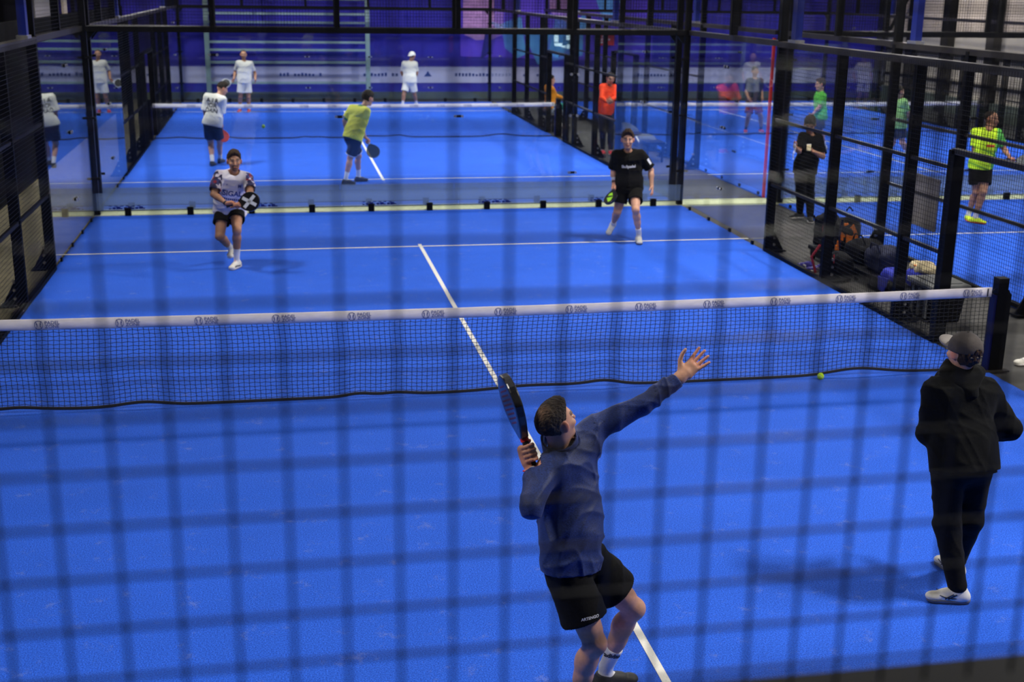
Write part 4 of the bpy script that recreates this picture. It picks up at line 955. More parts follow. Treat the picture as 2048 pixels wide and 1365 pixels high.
# stand-up collar and zip
N, Hh = p.J['N'], p.J['H']
F = Field(N-0.2, N+0.2, 0.005); ca = nrm(Hh-p.hu*0.055-p.hf*0.022-N+p.up*0.05)
F.add(cap(N-ca*0.03-VF*0.022, N+ca*0.125-VF*0.020, 0.100, 0.090), 0.01); F.shell(0.011); F.cut(N+ca*0.088+p.fw*0.02, nrm(ca+p.fw*0.12)); F.cut(N-ca*0.02, -ca)
p.link('collar', F, M.navy_heather, sh)
zc = MB(); zp = [N+p.fw*(0.098+0.036*math.sin(min(1, k/5)*PI*0.5))-p.up*(-0.04+0.024*k) for k in range(10)]
zc.tube([Vector(q-p.base) for q in zp], 0.004, 5); zc.build('zip', M.darkprint, sh); MB().ball(zp[0]-p.base+p.fw*0.006, 0.007, 6, 4).build('zip_pull', M.chrome, sh)
lg = p.legs(M.black_cloth, frac=0.68, e=0.03, h=0.006, amp=0.007, flare=0.026, top=0.12)
decal('waist_print', text_mesh('ARTENGO', 0.020, 0.0006), [lg], lerp(p.J['HR'], p.J['KR'], 0.60)+0.1*(VR*0.3-VF), VR+0.2*VU, VU, -VF+0.1*VR, M.whiteprint, lg, 0.003).name = 'hem_print'
p.shoes(M.shoe_black, M.sole_white, sock_h=0.15, laces=M.sock)
so = [o for o in p.root.children if o.name.startswith('sock')]
decal('sock_print', text_mesh('adidas', 0.036, 0.0012), so[:1], lerp(p.J['AL'], p.J['KL'], 0.22)+0.0*VR, VR-0.1*VU, VU+0.1*VR, -VF, M.darkprint, so[0], 0.003, 0.15)
p.band('R', M.sock, 'white_wristband', -0.012, 0.022, 0.036)
rk = racket('black padel racket held up by man in navy pullover', p.J['FR']+rax*0.012, rax, -0.95*VR-0.36*VU-0.22*VF, M.racket_black, M.racket_black, M.racket_black, M.red, sc=1.13)
cd = MB(); c0 = p.J['FR']-rax*0.085-A3(rk.location); W = p.J['WR']-A3(rk.location)
cd.tube([Vector(c0), Vector(c0+0.02*VR-0.02*VF-0.01*VU), Vector(W+0.035*VR-0.02*VF+0.015*VU), Vector(W+0.05*VR-0.01*VU), Vector(W+0.03*VR-0.04*VF-0.005*VU), Vector(W-0.02*VR-0.042*VF-0.0*VU), Vector(W-0.042*VR-0.01*VF+0.0*VU), Vector(W-0.02*VR+0.04*VF), Vector(W+0.03*VR+0.02*VF+0.01*VU)], 0.0048, 6)
mw = rk.matrix_world; Ri = rk.rotation_euler.to_matrix().inverted(); cd.V = [tuple(Ri @ Vector(v)) for v in cd.V]; cd.build('wrist_cord', M.red, rk, smooth=True)

# man in the black hoodie and cap
J = dict(H=(2.045,-4.377,1.619),N=(2.095,-4.346,1.427),SL=(1.922,-4.394,1.364),SR=(2.277,-4.394,1.338),EL=(1.916,-4.374,1.065),ER=(2.442,-4.431,1.090),WL=(2.125,-4.277,0.943),WR=(2.452,-4.254,0.899),P=(2.060,-4.604,0.930),HL=(1.962,-4.630,0.892),HR=(2.146,-4.613,0.865),KL=(2.051,-4.540,0.476),KR=(2.240,-4.479,0.453),AL=(2.148,-4.500,0.066),AR=(2.308,-4.303,0.063),TL=(1.989,-4.523,0.058),TR=(2.212,-4.426,0.084))
J.update(H=(2.085,-4.385,1.585), P=(2.105,-4.50,0.93),HL=(2.005,-4.50,0.885),HR=(2.195,-4.49,0.885),KL=(2.045,-4.50,0.485),KR=(2.245,-4.43,0.485),AL=(2.11,-4.60,0.085),AR=(2.30,-4.24,0.085),TL=(1.95,-4.56,0.03),TR=(2.28,-4.08,0.03),WL=(2.02,-4.20,0.98),WR=(2.33,-4.20,0.97),FL=(2.12,-4.15,0.99),FR=(2.23,-4.15,0.98))
p = Person('man in black hoodie and charcoal cap standing with back to us', J, 0.007, 'fair', look=(-0.22, 0.97, 0.05), hs=1.0)
p.body({'L': dict(mode='open', pn=(0, -1, 0.2)), 'R': dict(mode='open', pn=(0, -1, 0.2))}, brow=(0.05, 0.035, 0.025), beard=0.25, sleeves=True, trousers=True)
p.hair(M.hair_brown, 0.014, front=0.02, low=-0.11)
sh = p.shirt(M.hoodie, sleeve=2, hem=-0.07, e=0.030, h=0.008, amp=0.007, seed=5, name='hoodie', collar=0.070, sleeve_r=(0.08, 0.07), long_r=(0.068, 0.048), belly=0.012)
F = Field(p.J['N']-0.3, p.J['N']+0.3, 0.007); N, u, f, l = p.J['N'], p.up, p.fw, p.lat
F.add(cap(N-l*0.085+u*0.0+f*0.02, N+l*0.085+u*0.0+f*0.02, 0.052, 0.052), 0.02); F.add(cap(N+u*0.01-f*0.01, N+u*0.045-f*0.005, 0.102, 0.090, l, 1.1), 0.03)
F.add(cap(N-l*0.095-f*0.045+u*0.01, N-f*0.115-u*0.10, 0.052, 0.040), 0.03); F.add(cap(N+l*0.095-f*0.045+u*0.01, N-f*0.115-u*0.10, 0.052, 0.040), 0.03)
F.add(cap(N-l*0.06-f*0.09+u*0.015, N+l*0.06-f*0.09+u*0.015, 0.040, 0.040), 0.03); F.add(cap(N-f*0.10-u*0.02, N-f*0.118-u*0.12, 0.035, 0.022, l, 1.6), 0.03)
F.add(cap(N+u*0.005+f*0.01, N+u*0.14-f*0.01, 0.066, 0.066), 0.01, 's'); F.disp(p.folds(0.008, 2)); p.link('hood', F, M.hoodie, sh)
F = Field(p.J['P']-0.3, p.J['P']+0.3, 0.007); F.add(cap(p.J['P']-u*0.11, p.J['P']+u*0.0, 0.152, 0.150, p.hlat, 1.36), 0.01); F.shell(0.018); F.cut(p.J['P']-u*0.02, u); F.cut(p.J['P']-u*0.09, -u); p.link('hem_band', F, M.black_cloth, sh)
for q in 'LR': p.band(q, M.black_cloth, 'cuff', -0.01, 0.05, 0.046)
p.legs(M.black_cloth, frac=1.93, e=0.024, h=0.007, amp=0.0045, name='joggers', top=0.08)
for q in 'LR':
    A, K = p.J['A'+q], p.J['K'+q]; d = nrm(K-A); MB().tube([Vector(A+d*0.035-p.base), Vector(A+d*0.06-p.base), Vector(A+d*0.10-p.base)], [0.044, 0.047, 0.056], 14).build('ankle_cuff', M.black_cloth, p.root, smooth=True)
p.shoes(M.shoe_white, M.sole_grey, sock_h=0.10, laces=M.shoe_navy)
for sho in [o for o in p.root.children if o.name.startswith('shoe')]:
    q = 'L' if abs(A3(sho.data.vertices[0].co)[0]+p.base[0]-p.J['AL'][0]) < abs(A3(sho.data.vertices[0].co)[0]+p.base[0]-p.J['AR'][0]) else 'R'
    o, e, n, l2 = p.foot_frame(q)
    for sg in (-1, 1):
        st = MB(); Q = lambda x, z: Vector(o+e*x+n*z+l2*sg*(0.047 if x < 0.09 else 0.046)-p.base)
        st.tube([Q(-0.01, 0.045), Q(0.04, 0.040), Q(0.09, 0.048), Q(0.12, 0.060)], 0.0035, 5); st.tube([Q(0.015, 0.068), Q(0.05, 0.045), Q(0.065, 0.034)], 0.0035, 5); st.tube([Q(0.035, 0.070), Q(0.07, 0.048), Q(0.085, 0.034)], 0.0035, 5)
        st.build('side_stripes', M.shoe_navy, sho)
# cap with brim
H, f, u, l = p.J['H'], p.hf, p.hu, p.hl
F = Field(H-0.2, H+0.25, 0.005); F.add(ell(H+u*0.038-f*0.014, (f, l, u), (0.114, 0.095, 0.106)), 0.01); F.shell(0.012); F.cut(H+u*0.022, nrm(-u-f*0.08)); F.add(ell(H-f*0.125+u*0.035, (f, l, u), (0.03, 0.032, 0.026)), 0.004, 's')
cp = p.link('cap', F, M.cap_grey)
F = Field(H-0.25, H+0.25, 0.005); F.add(ell(H+f*0.110+u*0.040, (f, l, u+f*-0.25), (0.080, 0.074, 0.024)), 0.005); F.add(ell(H-f*0.02+u*0.0, (f, l, u), (0.106, 0.092, 0.104)), 0.004, 's'); F.cut(H+f*0.06, -f); p.link('brim', F, M.cap_brim, cp)
MB().ball(H+u*0.142-f*0.014-p.base, 0.008, 8, 5).build('cap_button', M.cap_grey, cp); MB().tube([Vector(H-f*(0.118-abs(y)*0.25)+l*y+u*0.012-p.base) for y in (-0.045, -0.02, 0, 0.02, 0.045)], 0.008, 6).build('cap_strap', M.cap_grey, cp)

# player in white shirt with floral sleeves
J = dict(H=(-2.605,5.816,1.437),N=(-2.623,5.940,1.281),SR=(-2.810,5.889,1.243),SL=(-2.448,5.923,1.204),ER=(-2.889,5.698,1.025),WR=(-2.725,5.519,0.931),FR=(-2.649,5.488,0.908),EL=(-2.410,5.669,1.048),WL=(-2.547,5.488,0.922),FL=(-2.590,5.414,0.920),P=(-2.702,6.056,0.781),HR=(-2.793,6.077,0.735),HL=(-2.618,6.041,0.754),KR=(-2.844,5.814,0.434),KL=(-2.608,5.670,0.541),AR=(-2.716,6.153,0.200),AL=(-2.634,5.798,0.125),TL=(-2.696,5.666,0.037),TR=(-2.732,5.997,0.135))
p = Person('player in white lettered shirt with floral sleeves, crouching forward with racket', J, 0.007, 'tan', look=(0.12, -0.98, 0.02))
rax = nrm(0.93*VR+0.33*VU*0.55-0.1*VF)
p.body({'R': dict(mode='grip', axis=rax, pn=VF*-0.2-VU, wv=-VR-0.0*VF), 'L': dict(mode='grip', axis=rax, pn=-VF, wv=VR)}, brow=(0.035, 0.022, 0.016), beard=0.7); p.eyes()
p.hair(M.hair_brown, 0.012, front=0.050, low=-0.045, top=0.014)
SR, SL, ER, EL = (p.J[k] for k in ('SR', 'SL', 'ER', 'EL'))
def sleeve_mask(V):
    C = np.zeros((len(V), 3)); 
    for S, E in ((SR, ER), (SL, EL)): C[((V-lerp(S, E, -0.05))@nrm(E-S) > 0) & (np.linalg.norm(V-lerp(S, E, 0.4), axis=1) < 0.24) & (np.abs((V-lerp(SR, SL, 0.5))@p.lat) > 0.155)] = 1
    nd = np.linalg.norm(np.cross(V-p.J['N'], nrm(p.J['H']-p.J['N'])), axis=1); C[(nd < 0.082) & ((V-p.J['N'])@p.up > -0.05)] = 1
    return C
sh = p.shirt(M.floral, sleeve=0.80, hem=-0.10, e=0.024, amp=0.009, seed=2, tint=sleeve_mask, sleeve_r=(0.070, 0.072), belly=0.010)
ch = lerp(p.J['N'], p.J['P'], 0.48)
decal('chest_lettering', text_mesh('SIGAL', 0.10, 0.003), [sh], ch, p.lat, p.up, p.fw, M.logo, sh, 0.004)
decal('chest_sub_lettering', newmesh('small_lettering', [(-0.13+0.026*k+dx, dy, 0) for k in range(10) for dx, dy in ((0, -0.014), (0.018, -0.014), (0.018, 0.014), (0, 0.014))], [(4*k, 4*k+1, 4*k+2, 4*k+3) for k in range(10)]), [sh], ch-p.up*0.085, p.lat, p.up, p.fw, M.logo, sh, 0.004).name = 'small_lettering'
decal('badge', text_mesh('M', 0.06, 0.003), [sh], lerp(p.J['N'], p.J['P'], 0.26)+p.lat*0.085, p.lat, p.up, p.fw, M.logo, sh, 0.004)
decal('small_mark', text_mesh('v', 0.035, 0.001), [sh], lerp(p.J['N'], p.J['P'], 0.24)-p.lat*0.085, p.lat, p.up, p.fw, M.logo, sh, 0.004)
p.legs(M.black_cloth, frac=0.50, e=0.028, amp=0.005)
p.shoes(M.shoe_white, M.sole_white, sock_h=0.17, laces=M.shoe_black)
for q in 'LR':
    o, e, n, l2 = p.foot_frame(q); MB().ball(o+e*0.03+n*0.088-p.base, (0.022, 0.022, 0.022), 8, 6).build('red_tongue', M.red, p.root)
    for sg in (-1, 1): MB().tube([Vector(o+e*x+n*z+l2*sg*0.046-p.base) for x, z in ((-0.04, 0.05), (0.02, 0.035), (0.09, 0.045), (0.13, 0.04))], 0.008, 6).build('shoe_stripe', M.shoe_black, p.root)
p.band('R', M.shoe_black, 'watch_strap', -0.005, 0.025, 0.034)
racket('black racket with pale X cross held by white-shirted player', p.J['FR']+rax*0.02, rax, -VF+0.1*VR, M.racket_black, M.racket_black, M.racket_black, deco='x', holes=False)

# player in black
J = dict(H=(3.129,6.982,1.533),N=(3.166,7.066,1.355),SR=(2.986,7.080,1.304),SL=(3.341,6.994,1.314),ER=(3.002,7.254,1.062),WR=(2.959,7.059,0.894),FR=(2.950,7.001,0.833),EL=(3.523,7.025,1.077),WL=(3.506,6.890,0.855),FL=(3.506,6.797,0.714),P=(3.195,7.06,0.84),HR=(3.103,7.06,0.80),HL=(3.295,7.05,0.80),KR=(3.087,7.326,0.430),KL=(3.208,6.679,0.534),AR=(3.166,7.644,0.154),AL=(3.316,6.824,0.137),TR=(3.043,7.594,0.042),TL=(3.292,6.692,0.030))
J.update(KR=(3.02,7.02,0.445),AR=(3.06,7.38,0.19),TR=(2.965,7.30,0.06),ER=(2.965,7.14,1.05),FR=(2.950,7.0,0.825))
p = Person('player in black t-shirt and shorts facing us by glass corner', J, 0.007, 'fair', look=(-0.28, -0.95, 0.0))
rax = nrm(-0.30*VR-0.80*VU-0.5*VF)
p.body({'R': dict(mode='grip', axis=rax, pn=VR*0.2-VF, wv=VU), 'L': dict(mode='relaxed', pn=-VR*0.8+VF*0.3, curl=0.5, spread=0.16)}, brow=(0.05, 0.03, 0.022), beard=0.15); p.eyes()
p.hair(M.hair_brown, 0.010, front=0.050, low=-0.035, top=0.022, sweep=0.012)
sh = p.shirt(M.black_cloth, sleeve=0.85, hem=-0.10, e=0.026, amp=0.006, seed=8, sleeve_r=(0.076, 0.082), belly=0.008)
decal('chest_lettering', text_mesh('Bullpadel', 0.058, 0.0008), [sh], lerp(p.J['N'], p.J['P'], 0.40), p.lat, p.up, p.fw, M.whiteprint, sh, 0.004)
S, E = p.J['SL'], p.J['EL']; d = nrm(E-S); sd = nrm(nrm(p.lat+p.fw*0.9)-d*(nrm(p.lat+p.fw*0.9)@d)); me = newmesh('sleeve_patch', [(-0.02, -0.05, 0), (0.02, -0.05, 0), (0.02, 0.05, 0), (-0.02, 0.05, 0), (-0.02, 0, 0), (0.02, 0, 0)], [(0, 1, 5, 4), (4, 5, 2, 3)])
decal('sleeve_patch', me, [sh], lerp(S, E, 0.48), np.cross(d, sd), d, sd, M.whiteprint, sh, 0.004)
p.legs(M.black_cloth, frac=0.62, e=0.026, amp=0.005)
p.shoes(M.shoe_white, M.sole_grey, sock_h=0.10, laces=M.sock)
p.band('R', M.sock, 'white_wristband', 0.03, 0.05, 0.036); p.band('R', M.shoe_black, 'watch_strap', -0.005, 0.02, 0.034)
racket('green and black racket held low by the player in black', p.J['FR'], rax, -0.75*VF-0.66*VR, M.racket_black, M.racket_black, M.racket_white, deco='green', holes=False, sc=0.92)

# second court: man in the white lettered t-shirt
J = dict(H=(-3.135,16.030,1.576),N=(-3.249,15.936,1.442),SL=(-3.438,15.975,1.422),SR=(-3.124,15.811,1.380),EL=(-3.505,15.965,1.127),ER=(-3.179,15.888,1.096),WL=(-3.475,16.030,0.876),FL=(-3.463,16.170,0.780),WR=(-3.199,16.033,0.882),FR=(-3.211,16.048,0.799),P=(-3.360,15.876,0.909),HL=(-3.448,15.906,0.856),HR=(-3.282,15.828,0.858),KL=(-3.428,16.084,0.455),KR=(-3.238,16.010,0.458),AL=(-3.403,15.818,0.118),AR=(-3.261,16.249,0.100),TL=(-3.381,15.954,0.021),TR=(-3.189,16.396,0.051))
p = Person('man in white t-shirt lettered on the back, walking with red racket', J, 0.009, 'fair', look=(0.85, 0.35, -0.35))
rax = nrm(0.25*VR-0.95*VU); p.body({'R': dict(mode='grip', axis=rax, pn=-VR, wv=VU), 'L': dict(mode='relaxed', pn=(1, 0, 0))}, brow=(0.05, 0.03, 0.02), beard=0.15)
p.hair(M.hair_dark, 0.010, front=0.04, low=-0.02, top=0.012)
sh = p.shirt(M.white_cloth, sleeve=0.95, hem=-0.08, e=0.028, amp=0.006, seed=4, sleeve_r=(0.080, 0.088), belly=0.008)
for k, s_ in enumerate(('AIR', 'JOR', 'DAN')):
    decal('back_lettering', text_mesh(' '.join(s_) if k == 0 else s_, 0.125, 0.0015), [sh], lerp(p.J['N'], p.J['P'], 0.20+0.19*k)-p.fw*0.1, -p.lat, p.up, -p.fw, M.darkprint, sh, 0.005)
p.legs(M.navy_cloth, frac=0.72, e=0.028); p.shoes(M.shoe_black, M.shoe_black, sock_h=0.12)
p.band('R', M.shoe_black, 'wristband', 0.02, 0.05, 0.040)
racket('red padel racket pointing down in hand of white-shirted walker', p.J['FR'], rax, -VF+0.5*VR, M.racket_red, M.racket_red, M.racket_white, holes=False, sc=0.95)

# man in yellow with green trim
J = dict(H=(-0.303,13.106,1.624),N=(-0.420,13.077,1.462),SL=(-0.609,13.151,1.435),SR=(-0.347,12.914,1.401),EL=(-0.750,13.251,1.188),WL=(-0.714,13.426,0.999),FL=(-0.686,13.553,0.890),ER=(-0.446,13.010,1.134),WR=(-0.375,13.094,0.898),FR=(-0.334,13.085,0.814),P=(-0.604,12.971,0.946),HL=(-0.677,12.907,0.906),HR=(-0.537,13.028,0.892),KL=(-0.673,13.103,0.512),KR=(-0.482,13.263,0.526),AL=(-0.770,12.973,0.117),AR=(-0.484,13.329,0.104),TL=(-0.632,12.913,0.028),TR=(-0.358,13.238,0.028))
J.update(HL=(-0.675,13.02,0.906),HR=(-0.54,12.91,0.892),KL=(-0.655,13.20,0.512),KR=(-0.50,13.07,0.526),AL=(-0.50,13.33,0.105),TL=(-0.36,13.36,0.03),AR=(-0.77,12.97,0.105),TR=(-0.62,12.96,0.03))
J.update(KL=(-0.50,13.22,0.52),KR=(-0.67,13.02,0.51))
p = Person('man in yellow t-shirt with green trim stooping, seen from behind', J, 0.009, 'fair', look=(0.80, 0.55, -0.25))
rax = nrm(0.40*VR-0.85*VU-0.2*VF); p.body({'R': dict(mode='grip', axis=rax, pn=-VR, wv=VU), 'L': dict(mode='relaxed', pn=(1, -0.2, 0))}, brow=(0.05, 0.03, 0.02))
p.hair(M.hair_dark, 0.018, front=0.045, low=-0.06, top=0.014)
def trim(V, J=p.J):
    C = np.tile(A3((0.72, 0.74, 0.06)), (len(V), 1)); g = A3((0.02, 0.24, 0.12))
    for S, E in ((J['SR'], J['ER']), (J['SL'], J['EL'])): C[((V-lerp(S, E, 0.66))@nrm(E-S) > 0) & (np.linalg.norm(V-lerp(S, E, 0.8), axis=1) < 0.14) & (np.linalg.norm(np.cross(V-S, nrm(E-S)), axis=1) < 0.1)] = g
    C[np.linalg.norm(V-J['N'], axis=1) < 0.092] = g; return C
p.shirt(M.yellow_cloth, sleeve=0.82, hem=-0.08, e=0.026, amp=0.006, seed=6, tint=trim, sleeve_r=(0.072, 0.076))
lg = p.legs(M.navy_cloth, frac=0.80, e=0.032, flare=0.012)
for q in 'LR':
    Hp, K = p.J['H'+q], p.J['K'+q]; d = nrm(K-Hp); c_ = lerp(Hp, K, 0.785)-p.base; MB().tube([Vector(c_), Vector(c_+d*0.018)], [0.113, 0.1135], 18, cap=False).build('hem_stripe', M.whiteprint, lg, smooth=True)
p.shoes(M.shoe_navy, M.shoe_navy, sock_h=0.16)
p.band('L', M.sock, 'white_wristband', 0.0, 0.06, 0.042)
racket('dark grey padel racket held low by the man in yellow', p.J['FR']+0.02*VR, rax, -VF+0.25*VR, M.racket_grey, M.racket_grey, M.racket_white, holes=False)

# far players in white
J = dict(H=(-2.935,27.283,1.675),N=(-2.921,27.255,1.477),SR=(-3.102,27.246,1.442),SL=(-2.739,27.258,1.428),ER=(-3.205,27.350,1.180),WR=(-3.239,27.179,0.987),FR=(-3.271,27.212,0.916),EL=(-2.625,27.312,1.156),WL=(-2.616,27.138,0.963),FL=(-2.622,27.277,0.866),P=(-2.938,27.213,0.936),HR=(-3.031,27.212,0.876),HL=(-2.846,27.204,0.878),KR=(-3.078,27.2,0.463),KL=(-2.844,27.19,0.462),AR=(-3.115,27.35,0.095),AL=(-2.850,27.34,0.095),TR=(-3.158,27.2,0.030),TL=(-2.864,27.19,0.03))
p = Person('bareheaded player in white shirt and shorts facing us beyond distant net', J, 0.010, 'tan', look=(0, -1, 0), group=None)
rax = nrm(-0.5*VR-0.2*VU-0.3*VF); p.body({'R': dict(mode='grip', axis=rax, pn=VR, wv=VU), 'L': dict(mode='relaxed', pn=(-1, 0, 0))}, beard=0.4)
p.hair(M.hair_brown, 0.006, front=0.02, low=-0.01); p.shirt(M.white_cloth, sleeve=0.75, hem=-0.08, e=0.026, amp=0.006, seed=7)
p.legs(M.white_cloth, frac=0.70, e=0.03); p.shoes(M.shoe_red, M.sole_white, sock_h=0.12)
racket('white and black racket held by bareheaded player beyond distant net', p.J['FR'], rax, -VF+0.6*VR, M.racket_white, M.racket_black, M.racket_white, holes=False)
J = dict(H=(2.205,28.648,1.587),N=(2.124,28.644,1.397),SL=(1.940,28.656,1.355),SR=(2.301,28.653,1.349),EL=(1.872,28.745,1.077),ER=(2.355,28.682,1.055),WL=(1.977,28.861,0.870),WR=(2.310,28.861,0.871),FL=(2.054,28.994,0.799),FR=(2.262,29.006,0.798),P=(2.113,28.612,0.851),HL=(2.025,28.632,0.784),HR=(2.204,28.581,0.793),KL=(1.914,28.55,0.40),KR=(2.272,28.680,0.38),AL=(1.880,28.55,0.096),AR=(2.349,28.85,0.093),TL=(1.84,28.70,0.030),TR=(2.47,28.93,0.03))
p = Person('player in white with white cap turned away beyond distant net', J, 0.010, 'tan', look=(0.6, 0.78, -0.1))
p.body({'L': dict(mode='relaxed', pn=(0, -1, 0)), 'R': dict(mode='relaxed', pn=(0, -1, 0))}); p.hair(M.hair_dark, 0.006, front=0.02, low=-0.05)
p.shirt(M.white_cloth, sleeve=0.75, hem=-0.09, e=0.030, amp=0.006, seed=9, belly=0.01); p.legs(M.white_cloth, frac=0.70, e=0.032); p.shoes(M.shoe_white, M.sole_white, sock_h=0.14)
H, f, u, l = p.J['H'], p.hf, p.hu, p.hl; F = Field(H-0.2, H+0.2, 0.007); F.add(ell(H+u*0.035-f*0.014, (f, l, u), (0.124, 0.102, 0.112)), 0.01); F.shell(0.015); F.cut(H+u*0.02, -u)
cp = p.link('cap', F, M.white_cloth); F = Field(H-0.25, H+0.2, 0.007); F.add(ell(H-f*0.11+u*0.015, (f, l, u-f*0.3), (0.08, 0.08, 0.016)), 0.01); F.cut(H-f*0.08, f); p.link('brim', F, M.white_cloth, cp)

# corridor: man in orange, seated man in mustard, man in black with his snack
J = dict(H=(5.478,16.863,1.741),N=(5.483,16.975,1.576),SR=(5.312,16.910,1.554),SL=(5.652,17.019,1.519),ER=(5.261,16.744,1.312),WR=(5.387,16.540,1.216),FR=(5.428,16.383,1.265),EL=(5.630,16.791,1.326),WL=(5.440,16.623,1.276),FL=(5.321,16.504,1.303),P=(5.411,16.967,1.037),HR=(5.320,16.944,0.978),HL=(5.497,16.980,0.975),KR=(5.374,17.0,0.557),KL=(5.561,16.98,0.551),AR=(5.403,17.055,0.10),AL=(5.576,16.981,0.10),TR=(5.403,16.908,0.035),TL=(5.536,16.843,0.03))
p = Person('man in bright orange top standing with folded arms in the corridor', J, 0.010, 'fair', look=(0.1, -0.95, -0.3))
p.body({'L': dict(mode='relaxed', pn=(0, 1, 0)), 'R': dict(mode='relaxed', pn=(0, 1, 0))}, beard=0.4, sleeves=True, trousers=True); p.hair(M.hair_dark, 0.012, front=0.04, low=-0.03)
p.shirt(M.orange_cloth, sleeve=2, hem=-0.12, e=0.024, amp=0.005, seed=1, name='long_sleeved_top'); p.legs(M.navy_cloth, frac=1.9, e=0.022, name='trousers'); p.shoes(M.shoe_red, M.sole_white, sock_h=0.08)
J = dict(H=(5.394,22.805,1.255),N=(5.402,22.929,1.099),SR=(5.405,22.750,1.050),SL=(5.361,23.107,1.070),ER=(5.560,22.907,0.848),WR=(5.781,23.020,0.774),FR=(5.885,23.150,0.741),EL=(5.361,23.15,0.80),WL=(5.55,23.2,0.69),FL=(5.67,23.25,0.652),P=(5.42,22.95,0.565),HR=(5.43,22.86,0.56),HL=(5.42,23.05,0.56),KR=(5.82,22.90,0.541),KL=(5.80,23.20,0.541),AR=(5.80,22.93,0.10),AL=(5.74,23.25,0.10),TR=(5.95,22.85,0.031),TL=(5.9,23.25,0.03))
J.update(H=(5.42,22.93,1.27),N=(5.40,22.93,1.09))
p = Person('seated man in mustard long-sleeved top and teal shorts', J, 0.010, 'fair', look=(0.95, -0.1, -0.15))
p.body({'L': dict(mode='relaxed', pn=(0, 0, -1)), 'R': dict(mode='relaxed', pn=(0, 0, -1))}, sleeves=True); p.hair(M.hair_dark, 0.012, front=0.04, low=-0.03)
p.shirt(M.mustard, sleeve=2, hem=-0.07, e=0.022, amp=0.005, seed=3, name='long_sleeved_top'); p.legs(M.teal_cloth, frac=0.85, e=0.026); p.shoes(M.shoe_white, M.sole_white, sock=M.shoe_black, sock_h=0.10)
J = dict(H=(6.578,8.250,1.607),N=(6.640,8.331,1.435),SR=(6.471,8.263,1.409),SL=(6.808,8.373,1.372),ER=(6.354,8.095,1.194),WR=(6.190,7.925,1.298),FR=(6.102,7.804,1.378),EL=(6.796,8.244,1.101),WL=(6.557,8.211,1.201),FL=(6.443,8.103,1.266),P=(6.60,8.33,0.885),HR=(6.50,8.31,0.833),HL=(6.68,8.35,0.825),KR=(6.56,8.36,0.445),KL=(6.72,8.36,0.44),AR=(6.66,8.56,0.095),AL=(6.70,8.22,0.095),TR=(6.49,8.53,0.03),TL=(6.65,8.07,0.03))
J.update(EL=(6.83, 8.20, 1.09), WL=(6.60, 8.07, 1.19), FL=(6.48, 7.99, 1.24), WR=(6.20, 7.90, 1.29), FR=(6.12, 7.78, 1.36))
p = Person('man dressed all in black standing behind fence, looking at his hands', J, 0.009, 'tan', look=(-0.35, -0.75, -0.55), lookup=(-0.1, -0.3, 0.9))
p.body({'L': dict(mode='relaxed', pn=(-0.3, -0.6, 0.7), curl=0.8), 'R': dict(mode='relaxed', pn=(0.7, -0.3, 0.3), curl=0.9)}, beard=0.4, trousers=True); p.hair(M.hair_dark, 0.016, front=0.05, low=-0.045, top=0.015)
sh = p.shirt(M.black_cloth, sleeve=0.85, hem=-0.10, e=0.026, amp=0.006, seed=13, belly=0.008, sleeve_r=(0.074, 0.078)); p.legs(M.black_cloth, frac=1.94, e=0.024, name='trousers'); p.shoes(M.shoe_black, M.sole_white, sock=None)
pk = thing('snack_packet', 'small pale packet in hands of the man in black', 'packet', tuple(p.J['FL']+A3((-0.02, -0.04, 0.03))))
pb = MB(); pb.obox((0, 0, 0), VR, VU, VF, 0.035, 0.05, 0.008); pb.build('wrapper', M.towel, pk, bevel=0.004); MB().obox((0, 0, 0), VR, VU, VF, 0.037, 0.006, 0.004).build('crimped_edge', M.whiteprint, pk).location = Vector(VU*0.052)
ch = thing('earphones', 'thin dangling white earphone cable held by the man in black', 'cable', tuple(p.J['FR']))
MB().tube([(0.0, -0.01, 0.0), (0.01, -0.02, -0.08), (-0.01, -0.02, -0.17), (0.005, -0.015, -0.24)], 0.004, 5).build('cord', M.whiteprint, ch); MB().tube([(0.02, -0.01, 0.0), (0.03, -0.02, -0.07), (0.01, -0.02, -0.15)], 0.004, 5).build('cord', M.whiteprint, ch)
MB().ball((0.005, -0.015, -0.245), 0.009, 8, 5).build('ear_bud', M.whiteprint, ch); MB().ball((0.01, -0.02, -0.155), 0.009, 8, 5).build('ear_bud', M.whiteprint, ch)

# right-hand courts
J = dict(H=(9.624,7.909,1.709),N=(9.536,7.832,1.547),SR=(9.351,7.854,1.503),SL=(9.706,7.885,1.502),ER=(9.408,7.988,1.244),WR=(9.558,7.828,1.089),FR=(9.698,7.903,1.030),EL=(9.857,7.987,1.264),WL=(9.762,7.783,1.133),FL=(9.750,7.704,1.104),P=(9.504,7.860,0.989),HR=(9.415,7.865,0.915),HL=(9.597,7.862,0.920),KR=(9.49,7.86,0.522),KL=(9.50,7.70,0.54),AR=(9.46,8.0,0.10),AL=(9.449,7.76,0.10),TR=(9.42,7.87,0.03),TL=(9.56,7.63,0.03))
J.update(SR=(9.36,7.90,1.503), SL=(9.69,7.80,1.502), WR=(9.55,7.74,1.08), FR=(9.70,7.68,1.04), ER=(9.36,7.88,1.23), EL=(9.83,7.78,1.25), WL=(9.83,7.58,1.13), FL=(9.84,7.52,1.10), KR=(9.45,7.83,0.52))
p = Person('bearded player in fluorescent yellow shirt and black shorts', J, 0.009, 'tan', look=(0.55, -0.83, -0.05))
rax = nrm(0.8*VR-0.18*VU-0.35*VF); p.body({'R': dict(mode='relaxed', pn=(0, 0, 1), curl=0.8), 'L': dict(mode='grip', axis=rax, pn=-VF, wv=VR*-1)}, brow=(0.05, 0.03, 0.02), beard=0.6)
p.hair(M.hair_dark, 0.006, front=0.0, low=-0.03)
